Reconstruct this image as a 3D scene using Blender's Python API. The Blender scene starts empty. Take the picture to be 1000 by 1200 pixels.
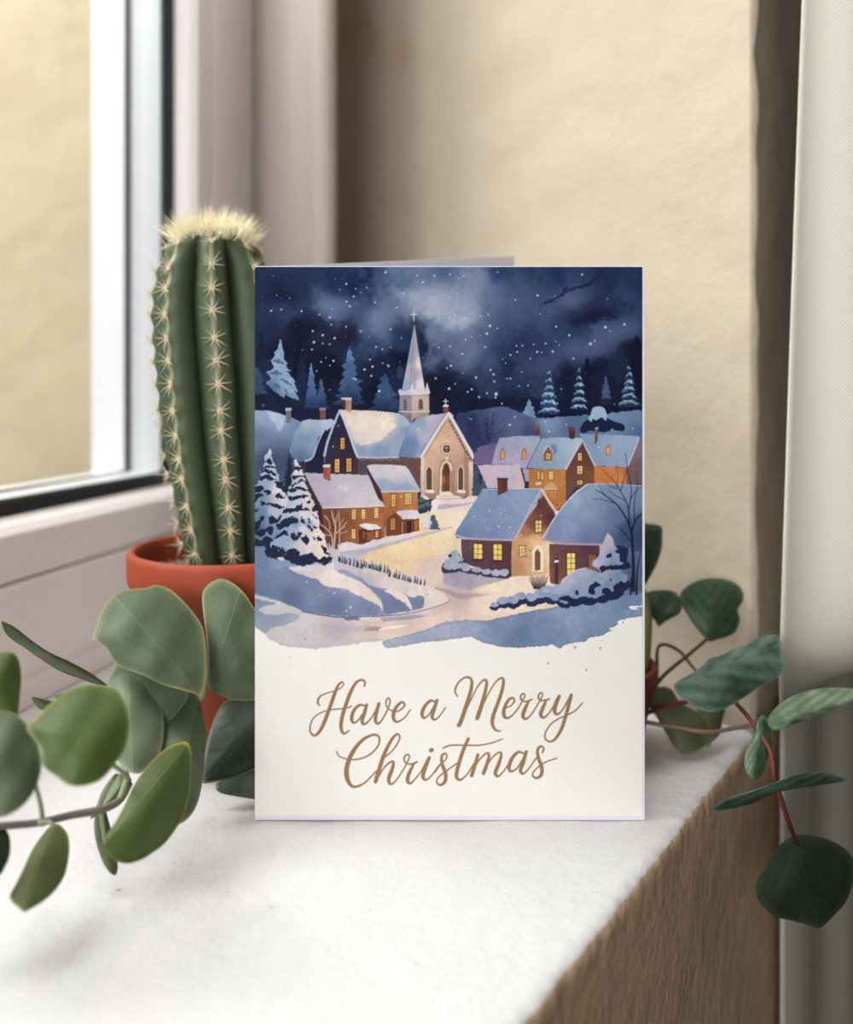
import bpy, bmesh, math, random
import numpy as np
from mathutils import Vector, Matrix

SC = bpy.context.scene
COL = SC.collection
MM = .001
F = 1000.0            # focal length in pixels of the 1000 x 1200 frame
CX, CY = 500.0, 455.0  # where the level view axis meets the picture
EYE = 165.0           # eye height above the sill, mm


def pix(px, py, Z):
    """the place (metres) that lies Z mm in front of the lens at that picture point"""
    return Vector(((px - CX) / F * Z, Z, EYE + (CY - py) / F * Z)) * MM


# ---------------------------------------------------------------- camera
cam = bpy.data.cameras.new('camera')
cam.sensor_fit = 'VERTICAL'
cam.sensor_height = 36.0
cam.sensor_width = 30.0
cam.lens = 30.0
cam.shift_y = -(600 - CY) / 1200
cam.clip_start = .01
cam.dof.use_dof = True
cam.dof.focus_distance = .318
cam.dof.aperture_fstop = 5.0
cam_ob = bpy.data.objects.new('camera', cam)
cam_ob.location = (0, 0, EYE * MM)
cam_ob.rotation_euler = (math.pi / 2, 0, 0)
COL.objects.link(cam_ob)
SC.camera = cam_ob

# ---------------------------------------------------------------- window frame of reference (u along the pane, v into the room)
WU = Vector((.25, 1, 0)).normalized()
WN = Vector((1, -.25, 0)).normalized()
WO = Vector((-206, 437, 0))


def win(u, v, z):
    return (WO + WU * u + WN * v + Vector((0, 0, z))) * MM


# ---------------------------------------------------------------- light: dim room, daylight through the window
world = bpy.data.worlds.new('room_light')
SC.world = world
world.use_nodes = True
wb = world.node_tree.nodes['Background']
# the room behind the camera: pale walls and ceiling above, a dark floor below
wt = world.node_tree
wc = wt.nodes.new('ShaderNodeTexCoord')
wx = wt.nodes.new('ShaderNodeSeparateXYZ')
wr = wt.nodes.new('ShaderNodeMapRange')
wr.inputs['From Min'].default_value = -.25
wr.inputs['From Max'].default_value = .45
wr.inputs['To Min'].default_value = .012
wr.inputs['To Max'].default_value = .105
wt.links.new(wc.outputs['Generated'], wx.inputs[0])
wt.links.new(wx.outputs['Z'], wr.inputs['Value'])
wt.links.new(wr.outputs[0], wb.inputs[1])
wb.inputs[0].default_value = (1.0, .93, .86, 1)


def area(name, loc, target, sx, sy, power, col):
    d = bpy.data.lights.new(name, 'AREA')
    d.shape = 'RECTANGLE'
    d.size, d.size_y = sx, sy
    d.energy = power
    d.color = col
    o = bpy.data.objects.new(name, d)
    o.location = loc
    o.rotation_euler = (Vector(target) - Vector(loc)).to_track_quat('-Z', 'Y').to_euler()
    COL.objects.link(o)
    return o


# daylight falling in through the pane: its part beside the camera, and the high part further along
area('window_daylight', win(-560, -64, 480), win(-460, 330, 300), .9, .74, 2.1, (1.0, .985, .965))
area('window_skylight', win(20, -64, 830), win(60, 330, 150), .46, .76, 5.2, (1.0, .99, .975))
# fill light added behind the camera, at the left, to brighten the card
area('card_fill_light', (-.78, -1.25, .5), (0, .4, .1), 1.5, 1.0, 33.0, (1.0, .985, .965))
# open sky above the street, on the wall opposite the window
area('street_daylight', (-1.5, .5, 1.9), (-.75, 1.6, .4), 1.2, 1.2, 54.0, (1.0, .975, .93))

SC.view_settings.view_transform = 'Standard'
SC.view_settings.look = 'None'
SC.view_settings.gamma = 1.0
SC.view_settings.use_curve_mapping = False
SC.view_settings.exposure = 0.0

# ---------------------------------------------------------------- helpers


def lin(c):
    c = [x / 255 for x in c]
    return tuple((x / 12.92 if x <= .04045 else ((x + .055) / 1.055) ** 2.4) for x in c)


class Mat:
    """a small builder of node materials"""

    def __init__(s, name, rough=.6, spec=.4):
        s.m = bpy.data.materials.new(name)
        s.m.use_nodes = True
        s.t = s.m.node_tree
        s.n = s.t.nodes
        s.b = s.n['Principled BSDF']
        s.b.inputs['Roughness'].default_value = rough
        s.b.inputs['Specular IOR Level'].default_value = spec

    def node(s, typ, **kw):
        n = s.n.new(typ)
        for k, v in kw.items():
            if k.startswith('i_'):
                k = k[2:].replace('_', ' ')
                n.inputs[int(k) if k.isdigit() else k].default_value = v
            else:
                setattr(n, k, v)
        return n

    def link(s, a, b):
        s.t.links.new(a, b)

    def coord(s, scale=(1, 1, 1), rot=(0, 0, 0), out='Object'):
        c = s.node('ShaderNodeTexCoord')
        m = s.node('ShaderNodeMapping')
        m.inputs['Scale'].default_value = scale
        m.inputs['Rotation'].default_value = rot
        s.link(c.outputs[out], m.inputs[0])
        return m.outputs[0]

    def noise(s, scale, detail=4, rough=.55, vec=None, dist=0.):
        n = s.node('ShaderNodeTexNoise')
        n.inputs['Scale'].default_value = scale
        n.inputs['Detail'].default_value = detail
        n.inputs['Roughness'].default_value = rough
        n.inputs['Distortion'].default_value = dist
        s.link(vec if vec is not None else s.coord(), n.inputs['Vector'])
        return n.outputs['Fac']

    def ramp(s, fac, stops):
        r = s.node('ShaderNodeValToRGB')
        e = r.color_ramp.elements
        while len(e) < len(stops):
            e.new(.5)
        for k, (p, c) in enumerate(stops):
            e[k].position = p
            e[k].color = (*lin(c), 1) if not isinstance(c, float) else (c, c, c, 1)
        s.link(fac, r.inputs[0])
        return r.outputs[0]

    def mix(s, fac, a, b, mode='MIX'):
        n = s.node('ShaderNodeMix', data_type='RGBA', blend_type=mode)
        for sock, v in ((n.inputs[0], fac), (n.inputs[6], a), (n.inputs[7], b)):
            if isinstance(v, (int, float)):
                sock.default_value = v
            elif isinstance(v, tuple):
                sock.default_value = (*lin(v), 1)
            else:
                s.link(v, sock)
        return n.outputs[2]

    def math(s, op, a, b=0.):
        n = s.node('ShaderNodeMath', operation=op)
        for sock, v in ((n.inputs[0], a), (n.inputs[1], b)):
            if isinstance(v, (int, float)):
                sock.default_value = v
            else:
                s.link(v, sock)
        return n.outputs[0]

    def attr(s, name, out='Fac'):
        n = s.node('ShaderNodeAttribute')
        n.attribute_name = name
        return n.outputs[out]

    def base(s, c):
        if isinstance(c, tuple):
            s.b.inputs['Base Color'].default_value = (*lin(c), 1)
        else:
            s.link(c, s.b.inputs['Base Color'])
        return s

    def bump(s, h, strength=.3, dist=.001, prev=None):
        n = s.node('ShaderNodeBump')
        n.inputs['Strength'].default_value = strength
        n.inputs['Distance'].default_value = dist
        s.link(h, n.inputs['Height'])
        if prev is not None:
            s.link(prev, n.inputs['Normal'])
        s.link(n.outputs[0], s.b.inputs['Normal'])
        return n.outputs[0]


def obj(name, verts, faces, mat, parent=None, smooth=True, attrs=None):
    me = bpy.data.meshes.new(name)
    me.from_pydata([tuple(v) for v in verts], [], faces)
    mats = mat if isinstance(mat, (list, tuple)) else [mat]
    for m in mats:
        me.materials.append(m)
    if smooth:
        me.polygons.foreach_set('use_smooth', [True] * len(me.polygons))
    for k, v in (attrs or {}).items():
        a = me.attributes.new(k, 'FLOAT', 'POINT')
        a.data.foreach_set('value', np.asarray(v, np.float32))
    me.update()
    o = bpy.data.objects.new(name, me)
    COL.objects.link(o)
    if parent is not None:
        o.parent = parent
        o.matrix_parent_inverse = Matrix.Translation(-Vector(parent.location))
    return o


def thing(name, label, cat, loc=(0, 0, 0), group=None):
    o = bpy.data.objects.new(name, None)
    o.empty_display_size = .02
    o.location = loc
    COL.objects.link(o)
    return tag(o, label, cat, group)


def tag(o, label=None, cat=None, group=None, kind=None):
    if label:
        o['label'] = label
    if cat:
        o['category'] = cat
    if group:
        o['group'] = group
    if kind:
        o['kind'] = kind
    return o


class MB:
    """collects verts and faces"""

    def __init__(s):
        s.v, s.f = [], []

    def add(s, v, f):
        k = len(s.v)
        s.v += [Vector(p) for p in v]
        s.f += [tuple(i + k for i in q) for q in f]

    def prism(s, a, b):
        """two matching closed outlines joined, with caps"""
        n = len(a)
        f = [tuple(range(n))[::-1], tuple(range(n, 2 * n))]
        f += [(i, (i + 1) % n, n + (i + 1) % n, n + i) for i in range(n)]
        s.add(list(a) + list(b), f)

    def tube(s, pts, rad, seg=8):
        pts = [Vector(p) for p in pts]
        n = len(pts)
        if not isinstance(rad, (list, tuple)):
            rad = [rad] * n
        rings = []
        for i, p in enumerate(pts):
            t = (pts[min(i + 1, n - 1)] - pts[max(i - 1, 0)]).normalized()
            a = t.cross(Vector((.3, .2, .93))).normalized()
            b = t.cross(a).normalized()
            rings += [p + (a * math.cos(2 * math.pi * k / seg) + b * math.sin(2 * math.pi * k / seg)) * rad[i] for k in range(seg)]
        f = []
        for i in range(n - 1):
            for k in range(seg):
                k2 = (k + 1) % seg
                f.append((i * seg + k, i * seg + k2, (i + 1) * seg + k2, (i + 1) * seg + k))
        f.append(tuple(range(seg))[::-1])
        f.append(tuple((n - 1) * seg + k for k in range(seg)))
        s.add(rings, f)

    def cone(s, p, q, r, seg=4):
        p, q = Vector(p), Vector(q)
        t = (q - p).normalized()
        a = t.orthogonal().normalized()
        b = t.cross(a)
        v = [p + (a * math.cos(2 * math.pi * k / seg) + b * math.sin(2 * math.pi * k / seg)) * r for k in range(seg)] + [q]
        s.add(v, [(k, (k + 1) % seg, seg) for k in range(seg)] + [tuple(range(seg))[::-1]])

    def lathe(s, prof, centre, seg=64):
        c = Vector(centre)
        n = len(prof)
        v = [c + Vector((r * math.cos(2 * math.pi * k / seg), r * math.sin(2 * math.pi * k / seg), z)) for r, z in prof for k in range(seg)]
        f = [(i * seg + k, i * seg + (k + 1) % seg, (i + 1) * seg + (k + 1) % seg, (i + 1) * seg + k) for i in range(n - 1) for k in range(seg)]
        f.append(tuple(range(seg))[::-1])
        f.append(tuple((n - 1) * seg + k for k in range(seg)))
        s.add(v, f)

    def build(s, name, mat, parent=None, smooth=True):
        return obj(name, s.v, s.f, mat, parent, smooth)


def crv(p, closed=False, n=8):
    return catmull(p, closed, n)
# ---------------------------------------------------------------- the printed picture on the card
# (a watercolour village at night, painted as numbers and stored as the printed colour of the card face)
AX0, AY0, AX1, AY1 = 299.0, 313.0, 753.0, 956.0
AS = 2.6
FR = {'P': (0, 0, 1), 'A': (290, 290, .24), 'B': (520, 290, .25), 'C': (290, 440, .24), 'D': (520, 480, .24),
      'E': (290, 620, .24), 'F': (510, 620, .26), 'T': (460, 350, .125), 'K': (480, 470, .1083), 'L': (295, 510, .13333),
      'H1': (355, 780, .13), 'H2': (480, 780, .12), 'H3': (580, 780, .12), 'H4': (385, 850, .14), 'H5': (510, 850, .15)}


def vnoise(h, w, cell, rng):
    gh, gw = int(h / cell) + 3, int(w / cell) + 3
    g = rng.random((gh, gw))
    y = np.arange(h) / cell
    x = np.arange(w) / cell
    iy, ix = y.astype(int), x.astype(int)
    fy, fx = y - iy, x - ix
    fy = (fy * fy * (3 - 2 * fy))[:, None]
    fx = (fx * fx * (3 - 2 * fx))[None, :]
    a, b = g[iy][:, ix], g[iy][:, ix + 1]
    c, d = g[iy + 1][:, ix], g[iy + 1][:, ix + 1]
    return (a * (1 - fx) + b * fx) * (1 - fy) + (c * (1 - fx) + d * fx) * fy


def catmull(p, closed, n=8):
    p = np.asarray(p, float)
    m = len(p)
    if m < 3:
        t = np.linspace(0, 1, n)[:, None]
        return p[0] * (1 - t) + p[-1] * t
    out = []
    segs = m if closed else m - 1
    t = (np.arange(n) / n)[:, None]
    for i in range(segs):
        if closed:
            a, b, c, d = p[(i - 1) % m], p[i], p[(i + 1) % m], p[(i + 2) % m]
        else:
            a, b, c, d = p[max(i - 1, 0)], p[i], p[i + 1], p[min(i + 2, m - 1)]
        out.append(.5 * (2 * b + (c - a) * t + (2 * a - 5 * b + 4 * c - d) * t * t + (3 * b - a - 3 * c + d) * t ** 3))
    out = np.concatenate(out)
    if not closed:
        out = np.concatenate([out, p[-1:]])
    return out


def blur(m, r):
    r = int(r)
    if r < 1:
        return m
    for _ in range(2):
        for ax in (0, 1):
            q = np.pad(m, [(r + 1, r) if k == ax else (0, 0) for k in range(2)], mode='edge')
            c = np.cumsum(q, axis=ax)
            n = m.shape[ax]
            if ax == 0:
                m = (c[2 * r + 1:2 * r + 1 + n] - c[:n]) / (2 * r + 1)
            else:
                m = (c[:, 2 * r + 1:2 * r + 1 + n] - c[:, :n]) / (2 * r + 1)
    return m


class Paint:
    def __init__(s):
        s.w, s.h = int((AX1 - AX0) * AS), int((AY1 - AY0) * AS)
        s.rng = np.random.default_rng(7)
        s.img = np.zeros((s.h, s.w, 3), np.float32)
        s.n1 = vnoise(s.h, s.w, 60, s.rng) - .5
        s.n2 = vnoise(s.h, s.w, 14, s.rng) - .5
        s.n3 = vnoise(s.h, s.w, 4, s.rng) - .5
        s.grain = s.rng.random((s.h, s.w)) - .5
        s.wx = (s.n3 * 1.2 + s.n2 * 1.6)
        s.wy = np.roll(s.wx, 331, axis=1)
        s.cur = 'P'
        s.big = s.n1 * .9 + s.n2 * .5

    def f(s, name):
        s.cur = name

    def tx(s, p):
        ox, oy, k = FR[s.cur]
        p = np.asarray(p, float)
        q = np.empty((len(p), 2))
        q[:, 0] = (ox + p[:, 0] * k - AX0) * AS
        q[:, 1] = (oy + p[:, 1] * k - AY0) * AS
        return q

    def colour(s, col, grad, x0, y0, x1, y1, power=2.0):
        if grad is None:
            return np.array(col, np.float32)[None, None, :]
        pts = s.tx([(g[0], g[1]) for g in grad])
        cols = np.array([g[2] for g in grad], np.float32)
        st = 4
        yy, xx = np.mgrid[y0:y1 + st:st, x0:x1 + st:st].astype(np.float32)
        num = np.zeros(yy.shape + (3,), np.float32)
        den = np.zeros(yy.shape, np.float32)
        for (px, py), c in zip(pts, cols):
            w = 1.0 / ((xx - px) ** 2 + (yy - py) ** 2 + 60.) ** (power / 2)
            num += w[..., None] * c
            den += w
        r = num / den[..., None]
        r = r.repeat(st, 0).repeat(st, 1)[:y1 - y0, :x1 - x0]
        return r

    def fill(s, pts, col=None, grad=None, smooth=False, soft=0., wob=.5, alpha=1., tex=.05, power=2.0, edge=0.):
        p = s.tx(pts)
        p[:, 0] += np.where(p[:, 0] < 6, -22, np.where(p[:, 0] > s.w - 6, 22, 0))   # run off the sheet like a bleed
        p[:, 1] += np.where(p[:, 1] < 6, -22, np.where(p[:, 1] > s.h - 6, 22, 0))
        if smooth:
            p = catmull(p, True, 8)
        pad = int(6 + soft * AS * 2.5 + wob * AS * 2)
        x0, y0 = max(int(p[:, 0].min()) - pad, 0), max(int(p[:, 1].min()) - pad, 0)
        x1, y1 = min(int(p[:, 0].max()) + pad, s.w), min(int(p[:, 1].max()) + pad, s.h)
        if x1 <= x0 or y1 <= y0:
            return
        # scan-line fill on a padded box
        X0, Y0, X1, Y1 = x0 - pad, y0 - pad, x1 + pad, y1 + pad
        m = np.zeros((Y1 - Y0, X1 - X0), np.float32)
        a, b = p, np.roll(p, -1, 0)
        for r in range(Y0, Y1):
            yc = r + .5
            k = (a[:, 1] <= yc) != (b[:, 1] <= yc)
            if not k.any():
                continue
            xs = a[k, 0] + (yc - a[k, 1]) / (b[k, 1] - a[k, 1]) * (b[k, 0] - a[k, 0])
            xs.sort()
            for i in range(0, len(xs) - 1, 2):
                l, h = int(np.ceil(xs[i] - .5)) - X0, int(np.ceil(xs[i + 1] - .5)) - X0
                m[r - Y0, max(l, 0):max(h, 0)] = 1
        yy, xx = np.mgrid[y0:y1, x0:x1]
        if wob > 0:
            k = wob * AS
            sy = np.clip((yy + s.wy[y0:y1, x0:x1] * k - Y0).round().astype(int), 0, m.shape[0] - 1)
            sx = np.clip((xx + s.wx[y0:y1, x0:x1] * k - X0).round().astype(int), 0, m.shape[1] - 1)
            m2 = m[sy, sx]
        else:
            m2 = m[y0 - Y0:y1 - Y0, x0 - X0:x1 - X0]
        if soft > 0:
            m2 = blur(m2, soft * AS)
        c = s.colour(col, grad, x0, y0, x1, y1, power)
        t = (1 + tex * (1.6 * s.n1[y0:y1, x0:x1] + s.n2[y0:y1, x0:x1] + .9 * s.n3[y0:y1, x0:x1] + .5 * s.grain[y0:y1, x0:x1]))[..., None]
        if edge:
            t = t * (1 - edge * np.clip(m2 - blur(m2, 1.3 * AS), 0, 1))[..., None]
        a_ = (m2 * alpha)[..., None]
        v = s.img[y0:y1, x0:x1]
        s.img[y0:y1, x0:x1] = v * (1 - a_) + np.clip(c * t, 0, 255) * a_

    def stroke(s, pts, col, w=None, alpha=1., n=10):
        pts = np.asarray(pts, float)
        if pts.shape[1] == 2:
            ww = np.full(len(pts), w if w else 1.)
        else:
            ww = pts[:, 2]
        q = np.column_stack([s.tx(pts[:, :2]), ww * AS * .5])
        q = catmull(q, False, n)
        d = np.r_[0, np.cumsum(np.hypot(*np.diff(q[:, :2], axis=0).T))]
        k = max(int(d[-1] / .8), 2)
        t = np.linspace(0, d[-1], k)
        q = np.column_stack([np.interp(t, d, q[:, i]) for i in range(3)])
        x0, y0 = max(int(q[:, 0].min()) - 9, 0), max(int(q[:, 1].min()) - 9, 0)
        x1, y1 = min(int(q[:, 0].max()) + 9, s.w), min(int(q[:, 1].max()) + 9, s.h)
        if x1 <= x0 or y1 <= y0:
            return
        m = np.zeros((y1 - y0, x1 - x0), np.float32)
        for x, y, r in q:
            R = int(r) + 2
            a, b, c, e = max(int(x) - R, x0), min(int(x) + R + 1, x1), max(int(y) - R, y0), min(int(y) + R + 1, y1)
            if b <= a or e <= c:
                continue
            gx = np.arange(a, b)[None, :] + .5 - x
            gy = np.arange(c, e)[:, None] + .5 - y
            v = np.clip(r - np.sqrt(gx * gx + gy * gy) + .5, 0, 1)
            u = m[c - y0:e - y0, a - x0:b - x0]
            np.maximum(u, v, out=u)
        a_ = (m * alpha)[..., None]
        v = s.img[y0:y1, x0:x1]
        s.img[y0:y1, x0:x1] = v * (1 - a_) + np.array(col, np.float32) * a_

    def dots(s, pts, col, alpha=.9):
        for x, y, d in pts:
            s.stroke([(x, y, d), (x + .01, y + .01, d)], col, alpha=alpha, n=2)

    def window(s, q, lit=(250, 205, 130), frame=(90, 55, 40), nx=2, ny=3, fw=.7):
        """q: four corners tl, tr, br, bl in the current frame"""
        q = np.asarray(q, float)
        s.fill(q, lit, wob=.15, tex=.12)
        s.stroke(np.vstack([q, q[:1]])[[0, 0, 1, 1]], frame, fw, n=2)
        s.stroke(q[[1, 1, 2, 2]], frame, fw, n=2)
        s.stroke(q[[2, 2, 3, 3]], frame, fw, n=2)
        s.stroke(q[[3, 3, 0, 0]], frame, fw, n=2)
        for i in range(1, nx):
            t = i / nx
            a, b = q[0] * (1 - t) + q[1] * t, q[3] * (1 - t) + q[2] * t
            s.stroke([a, a, b, b], frame, fw * .7, alpha=.75, n=2)
        for i in range(1, ny):
            t = i / ny
            a, b = q[0] * (1 - t) + q[3] * t, q[1] * (1 - t) + q[2] * t
            s.stroke([a, a, b, b], frame, fw * .7, alpha=.75, n=2)

    def brick(s, q, col, rows, alpha=.25):
        q = np.asarray(q, float)
        for i in range(1, rows):
            t = i / rows
            a, b = q[0] * (1 - t) + q[3] * t, q[1] * (1 - t) + q[2] * t
            u0 = s.rng.random() * .2
            for k in range(6):
                u1 = u0 + .06 + .1 * s.rng.random()
                if u1 > 1:
                    break
                s.stroke([a * (1 - u0) + b * u0, a * (1 - u1) + b * u1], col, .5, alpha=alpha, n=2)
                u0 = u1 + .03 + .12 * s.rng.random()

    def silhouette(s, x, yt, yb, hw, col, tiers=7, seed=1, grad=None, alpha=1., soft=0., jag=.35):
        r = np.random.default_rng(seed)
        L, R = [], []
        for side, acc in ((-1, L), (1, R)):
            for i in range(tiers):
                t0, t1 = (i + .15) / tiers, (i + 1.) / tiers
                acc.append((x + side * hw * (t0 ** .9) * (.55 + .2 * r.random()), yt + (yb - yt) * t0))
                acc.append((x + side * hw * (t1 ** .9) * (.85 + jag * r.random()), yt + (yb - yt) * (t1 - .04 + .05 * r.random())))
        s.fill([(x, yt)] + R + L[::-1], col, grad=grad, wob=.9, alpha=alpha, soft=soft, tex=.12)

    def snowtree(s, x, yt, yb, hw, snow, dark, tiers=7, seed=1, body=True, shade=None):
        """a fir: dark jagged body, snow lying on each tier of boughs"""
        r = np.random.default_rng(seed)
        if body:
            s.silhouette(x, yt, yb, hw, dark, tiers, seed)
        H = yb - yt
        for i in range(tiers):
            t0, t1 = i / tiers, (i + .72) / tiers
            y0, y1 = yt + H * t0, yt + H * t1
            w0, w1 = hw * (t0 ** .9) * .5 + .02 * hw, hw * ((t1 + .06) ** .9) * (.8 + .15 * r.random())
            off = hw * .12 * (r.random() - .5)
            top = [(x + off - w0, y0), (x + off + w0, y0)]
            n = 3 + i
            bot = []
            for k in range(n + 1):
                u = k / n
                yy = y1 - H / tiers * .25 * (1 - abs(2 * u - 1)) + H / tiers * .12 * (r.random() - .5)
                bot.append((x + w1 * (1 - 2 * u), yy))
                if k < n:
                    bot.append((x + w1 * (1 - 2 * (u + .5 / n)), yy - H / tiers * (.22 + .25 * r.random())))
            s.fill(top + bot, snow, wob=1., tex=.1)
            if shade is not None:
                sb = [(x - w1 * .95, y1), (x - w1 * .5, y0 + H / tiers * .25), (x - w1 * .1, y0 + H / tiers * .35), (x - w1 * .25, y1 - H / tiers * .2)]
                s.fill(sb, shade, wob=1.2, soft=.5, alpha=.7)

    def twigs(s, x, y, L, ang, w, col, depth, rng, spread=.5):
        x2, y2 = x + L * math.cos(ang), y - L * math.sin(ang)
        mx, my = (x + x2) / 2 + (rng.random() - .5) * L * .15, (y + y2) / 2
        s.stroke([(x, y, w), (mx, my, w * .85), (x2, y2, w * .65)], col, n=4)
        if depth > 0:
            for k in range(2 if rng.random() < .75 else 3):
                s.twigs(x2, y2, L * (.62 + .25 * rng.random()), ang + (rng.random() - .5) * 2 * spread, w * .66, col, depth - 1, rng, spread)

    def bush(s, pts, snow, dark, seed=0, r=6):
        """scalloped snow-covered hedge along a list of (x, y, radius) in the current frame"""
        rng = np.random.default_rng(seed)
        for x, y, q in pts:
            a = np.linspace(0, 2 * np.pi, 12, endpoint=False)
            rr = q * (.9 + .25 * rng.random(12))
            s.fill(np.column_stack([x + rr * 1.1 * np.cos(a), y + q * .35 + rr * .8 * np.sin(a)]), dark, smooth=True, wob=.8)
        for x, y, q in pts:
            a = np.linspace(0, 2 * np.pi, 10, endpoint=False)
            rr = q * (.8 + .25 * rng.random(10))
            s.fill(np.column_stack([x + rr * np.cos(a), y - q * .18 + rr * .62 * np.sin(a)]), snow, smooth=True, wob=.8, tex=.1)


def paint_card():
    P = Paint()
    r = np.random.default_rng(11)
    white = (252, 249, 243)
    # --- night sky
    P.f('P')
    sky = [(305, 320, (30, 46, 88)), (345, 335, (33, 50, 92)), (325, 347, (30, 31, 64)), (312, 365, (36, 50, 92)), (340, 368, (48, 62, 110)),
           (390, 325, (30, 48, 92)), (422, 331, (24, 37, 76)), (398, 340, (40, 56, 102)), (384, 357, (92, 108, 158)), (396, 362, (84, 98, 148)),
           (446, 369, (104, 120, 165)), (482, 345, (138, 152, 190)), (506, 360, (172, 178, 205)), (525, 314, (78, 104, 152)), (440, 322, (66, 86, 132)),
           (470, 322, (92, 112, 158)), (545, 372, (156, 164, 196)), (536, 352, (150, 160, 195)), (552, 335, (118, 134, 174)), (582, 315, (44, 68, 120)),
           (595, 365, (84, 100, 146)), (607, 340, (72, 88, 132)), (575, 350, (96, 112, 156)), (655, 315, (32, 50, 100)), (620, 318, (42, 62, 112)),
           (640, 358, (66, 82, 130)), (670, 347, (80, 94, 140)), (695, 368, (30, 34, 70)), (715, 364, (34, 40, 78)), (680, 376, (38, 44, 86)),
           (665, 388, (44, 58, 108)), (732, 350, (48, 66, 114)), (745, 327, (34, 50, 95)), (715, 320, (32, 46, 92)), (735, 380, (60, 76, 124)),
           (695, 397, (78, 92, 140)), (720, 395, (66, 80, 126)), (660, 405, (62, 76, 124)), (625, 400, (44, 58, 106)), (600, 412, (40, 52, 96)),
           (595, 432, (30, 40, 78)), (545, 410, (98, 112, 152)), (565, 400, (70, 86, 130)), (575, 450, (48, 60, 106)), (640, 427, (66, 80, 126)),
           (625, 452, (50, 62, 108)), (660, 445, (24, 28, 58)), (557, 470, (20, 24, 50)), (532, 462, (24, 32, 64)), (595, 468, (26, 34, 70)),
           (304, 390, (32, 45, 85)), (321, 412, (22, 26, 54)), (352, 388, (20, 20, 46)), (374, 384, (32, 38, 74)), (392, 386, (36, 32, 62)),
           (405, 396, (26, 28, 56)), (374, 424, (18, 20, 46)), (390, 440, (18, 20, 44)), (422, 386, (72, 90, 136)), (434, 408, (56, 74, 122)),
           (453, 391, (80, 96, 140)), (470, 388, (34, 50, 96)), (467, 420, (20, 22, 48)), (439, 426, (24, 30, 64)), (494, 400, (26, 32, 64)),
           (508, 396, (108, 124, 164)), (520, 420, (84, 98, 144)), (511, 446, (22, 26, 52)), (518, 462, (20, 22, 46)), (302, 434, (40, 54, 100)),
           (304, 465, (24, 30, 62)), (440, 462, (20, 24, 52)), (345, 450, (24, 28, 60)), (720, 430, (34, 44, 84)), (742, 415, (22, 24, 48)),
           (690, 432, (22, 26, 54)), (660, 470, (26, 34, 70)), (740, 460, (22, 26, 54)), (705, 455, (24, 28, 58)), (610, 425, (52, 66, 112)), (580, 428, (64, 80, 126))]
    c = P.colour(None, sky, 0, 0, P.w, P.h, power=3.4)
    yy, xx = np.mgrid[0:P.h, 0:P.w]
    sx = np.clip(xx + P.n1 * 46 + P.n2 * 22, 0, P.w - 1).astype(int)
    sy = np.clip(yy + np.roll(P.n1, 400, 1) * 40 + np.roll(P.n2, 200, 0) * 18, 0, P.h - 1).astype(int)
    c = np.dstack([blur(c[..., k], 9) for k in range(3)])[sy, sx]
    P.img[:] = c * (1 + .16 * P.n1 + .10 * P.n2 + .07 * P.n3 + .10 * P.grain)[..., None]
    for pts, c_, so, al in (([(468, 372), (480, 345), (505, 335), (535, 345), (556, 365), (545, 385), (515, 372), (495, 366)], (186, 190, 214), 7, .6),
                            ([(515, 345), (530, 322), (548, 314), (570, 318), (566, 345), (548, 372), (528, 368)], (150, 162, 196), 6, .5),
                            ([(376, 362), (384, 350), (400, 350), (410, 362), (398, 370), (384, 370)], (104, 120, 168), 4, .6),
                            ([(430, 372), (446, 356), (464, 366), (458, 388), (440, 396)], (112, 128, 172), 5, .5),
                            ([(520, 400), (540, 385), (566, 396), (560, 420), (535, 424)], (116, 130, 172), 6, .5),
                            ([(660, 410), (690, 392), (735, 376), (748, 388), (710, 408), (680, 425)], (86, 100, 148), 5, .55)):
        P.fill(pts, c_, smooth=True, soft=so, wob=3, alpha=al)
    # dark wet strokes in the sky
    P.f('B')
    P.fill([(440, 275), (520, 235), (555, 215), (560, 190), (600, 190), (650, 180), (700, 155), (745, 105), (750, 112), (705, 168), (650, 195), (595, 208), (560, 228), (500, 262)], (26, 36, 78), wob=1.6, soft=.4, alpha=.8)
    P.fill([(590, 345), (660, 318), (740, 300), (820, 322), (740, 335), (660, 360), (610, 375)], (26, 28, 62), smooth=True, wob=2, soft=3, alpha=.8)
    P.fill([(260, 300), (340, 260), (430, 262), (380, 330), (300, 360)], (66, 82, 126), smooth=True, soft=5, alpha=.5)
    # --- dim tree shapes on the left
    P.f('A')
    P.silhouette(255, 370, 700, 55, (18, 20, 46), 8, 3, soft=.5, alpha=.8)
    P.silhouette(70, 395, 620, 40, (22, 28, 60), 7, 8, soft=.8, alpha=.6)
    P.silhouette(265, 500, 780, 60, (30, 42, 88), 6, 5, soft=.5, alpha=.7)
    P.silhouette(45, 560, 720, 60, (62, 84, 136), 5, 4, alpha=.8, soft=.4)
    P.silhouette(502, 485, 770, 78, None, 8, 9, grad=[(500, 500, (92, 126, 180)), (500, 620, (66, 96, 150)), (500, 760, (40, 56, 106))])
    P.silhouette(672, 612, 800, 92, None, 5, 12, grad=[(670, 620, (56, 78, 130)), (660, 700, (60, 84, 138)), (670, 790, (36, 48, 92))])
    P.silhouette(315, 560, 790, 42, None, 6, 21, grad=[(315, 570, (92, 124, 176)), (315, 680, (74, 104, 160)), (315, 780, (40, 58, 108))])
    P.silhouette(362, 640, 790, 42, None, 5, 23, grad=[(360, 650, (76, 104, 158)), (360, 700, (62, 88, 142)), (362, 780, (38, 54, 102))])
    P.fill([(730, 600), (745, 580), (760, 590), (765, 620), (745, 640), (730, 630)], (60, 84, 136), smooth=True, alpha=.6, soft=.6)
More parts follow.
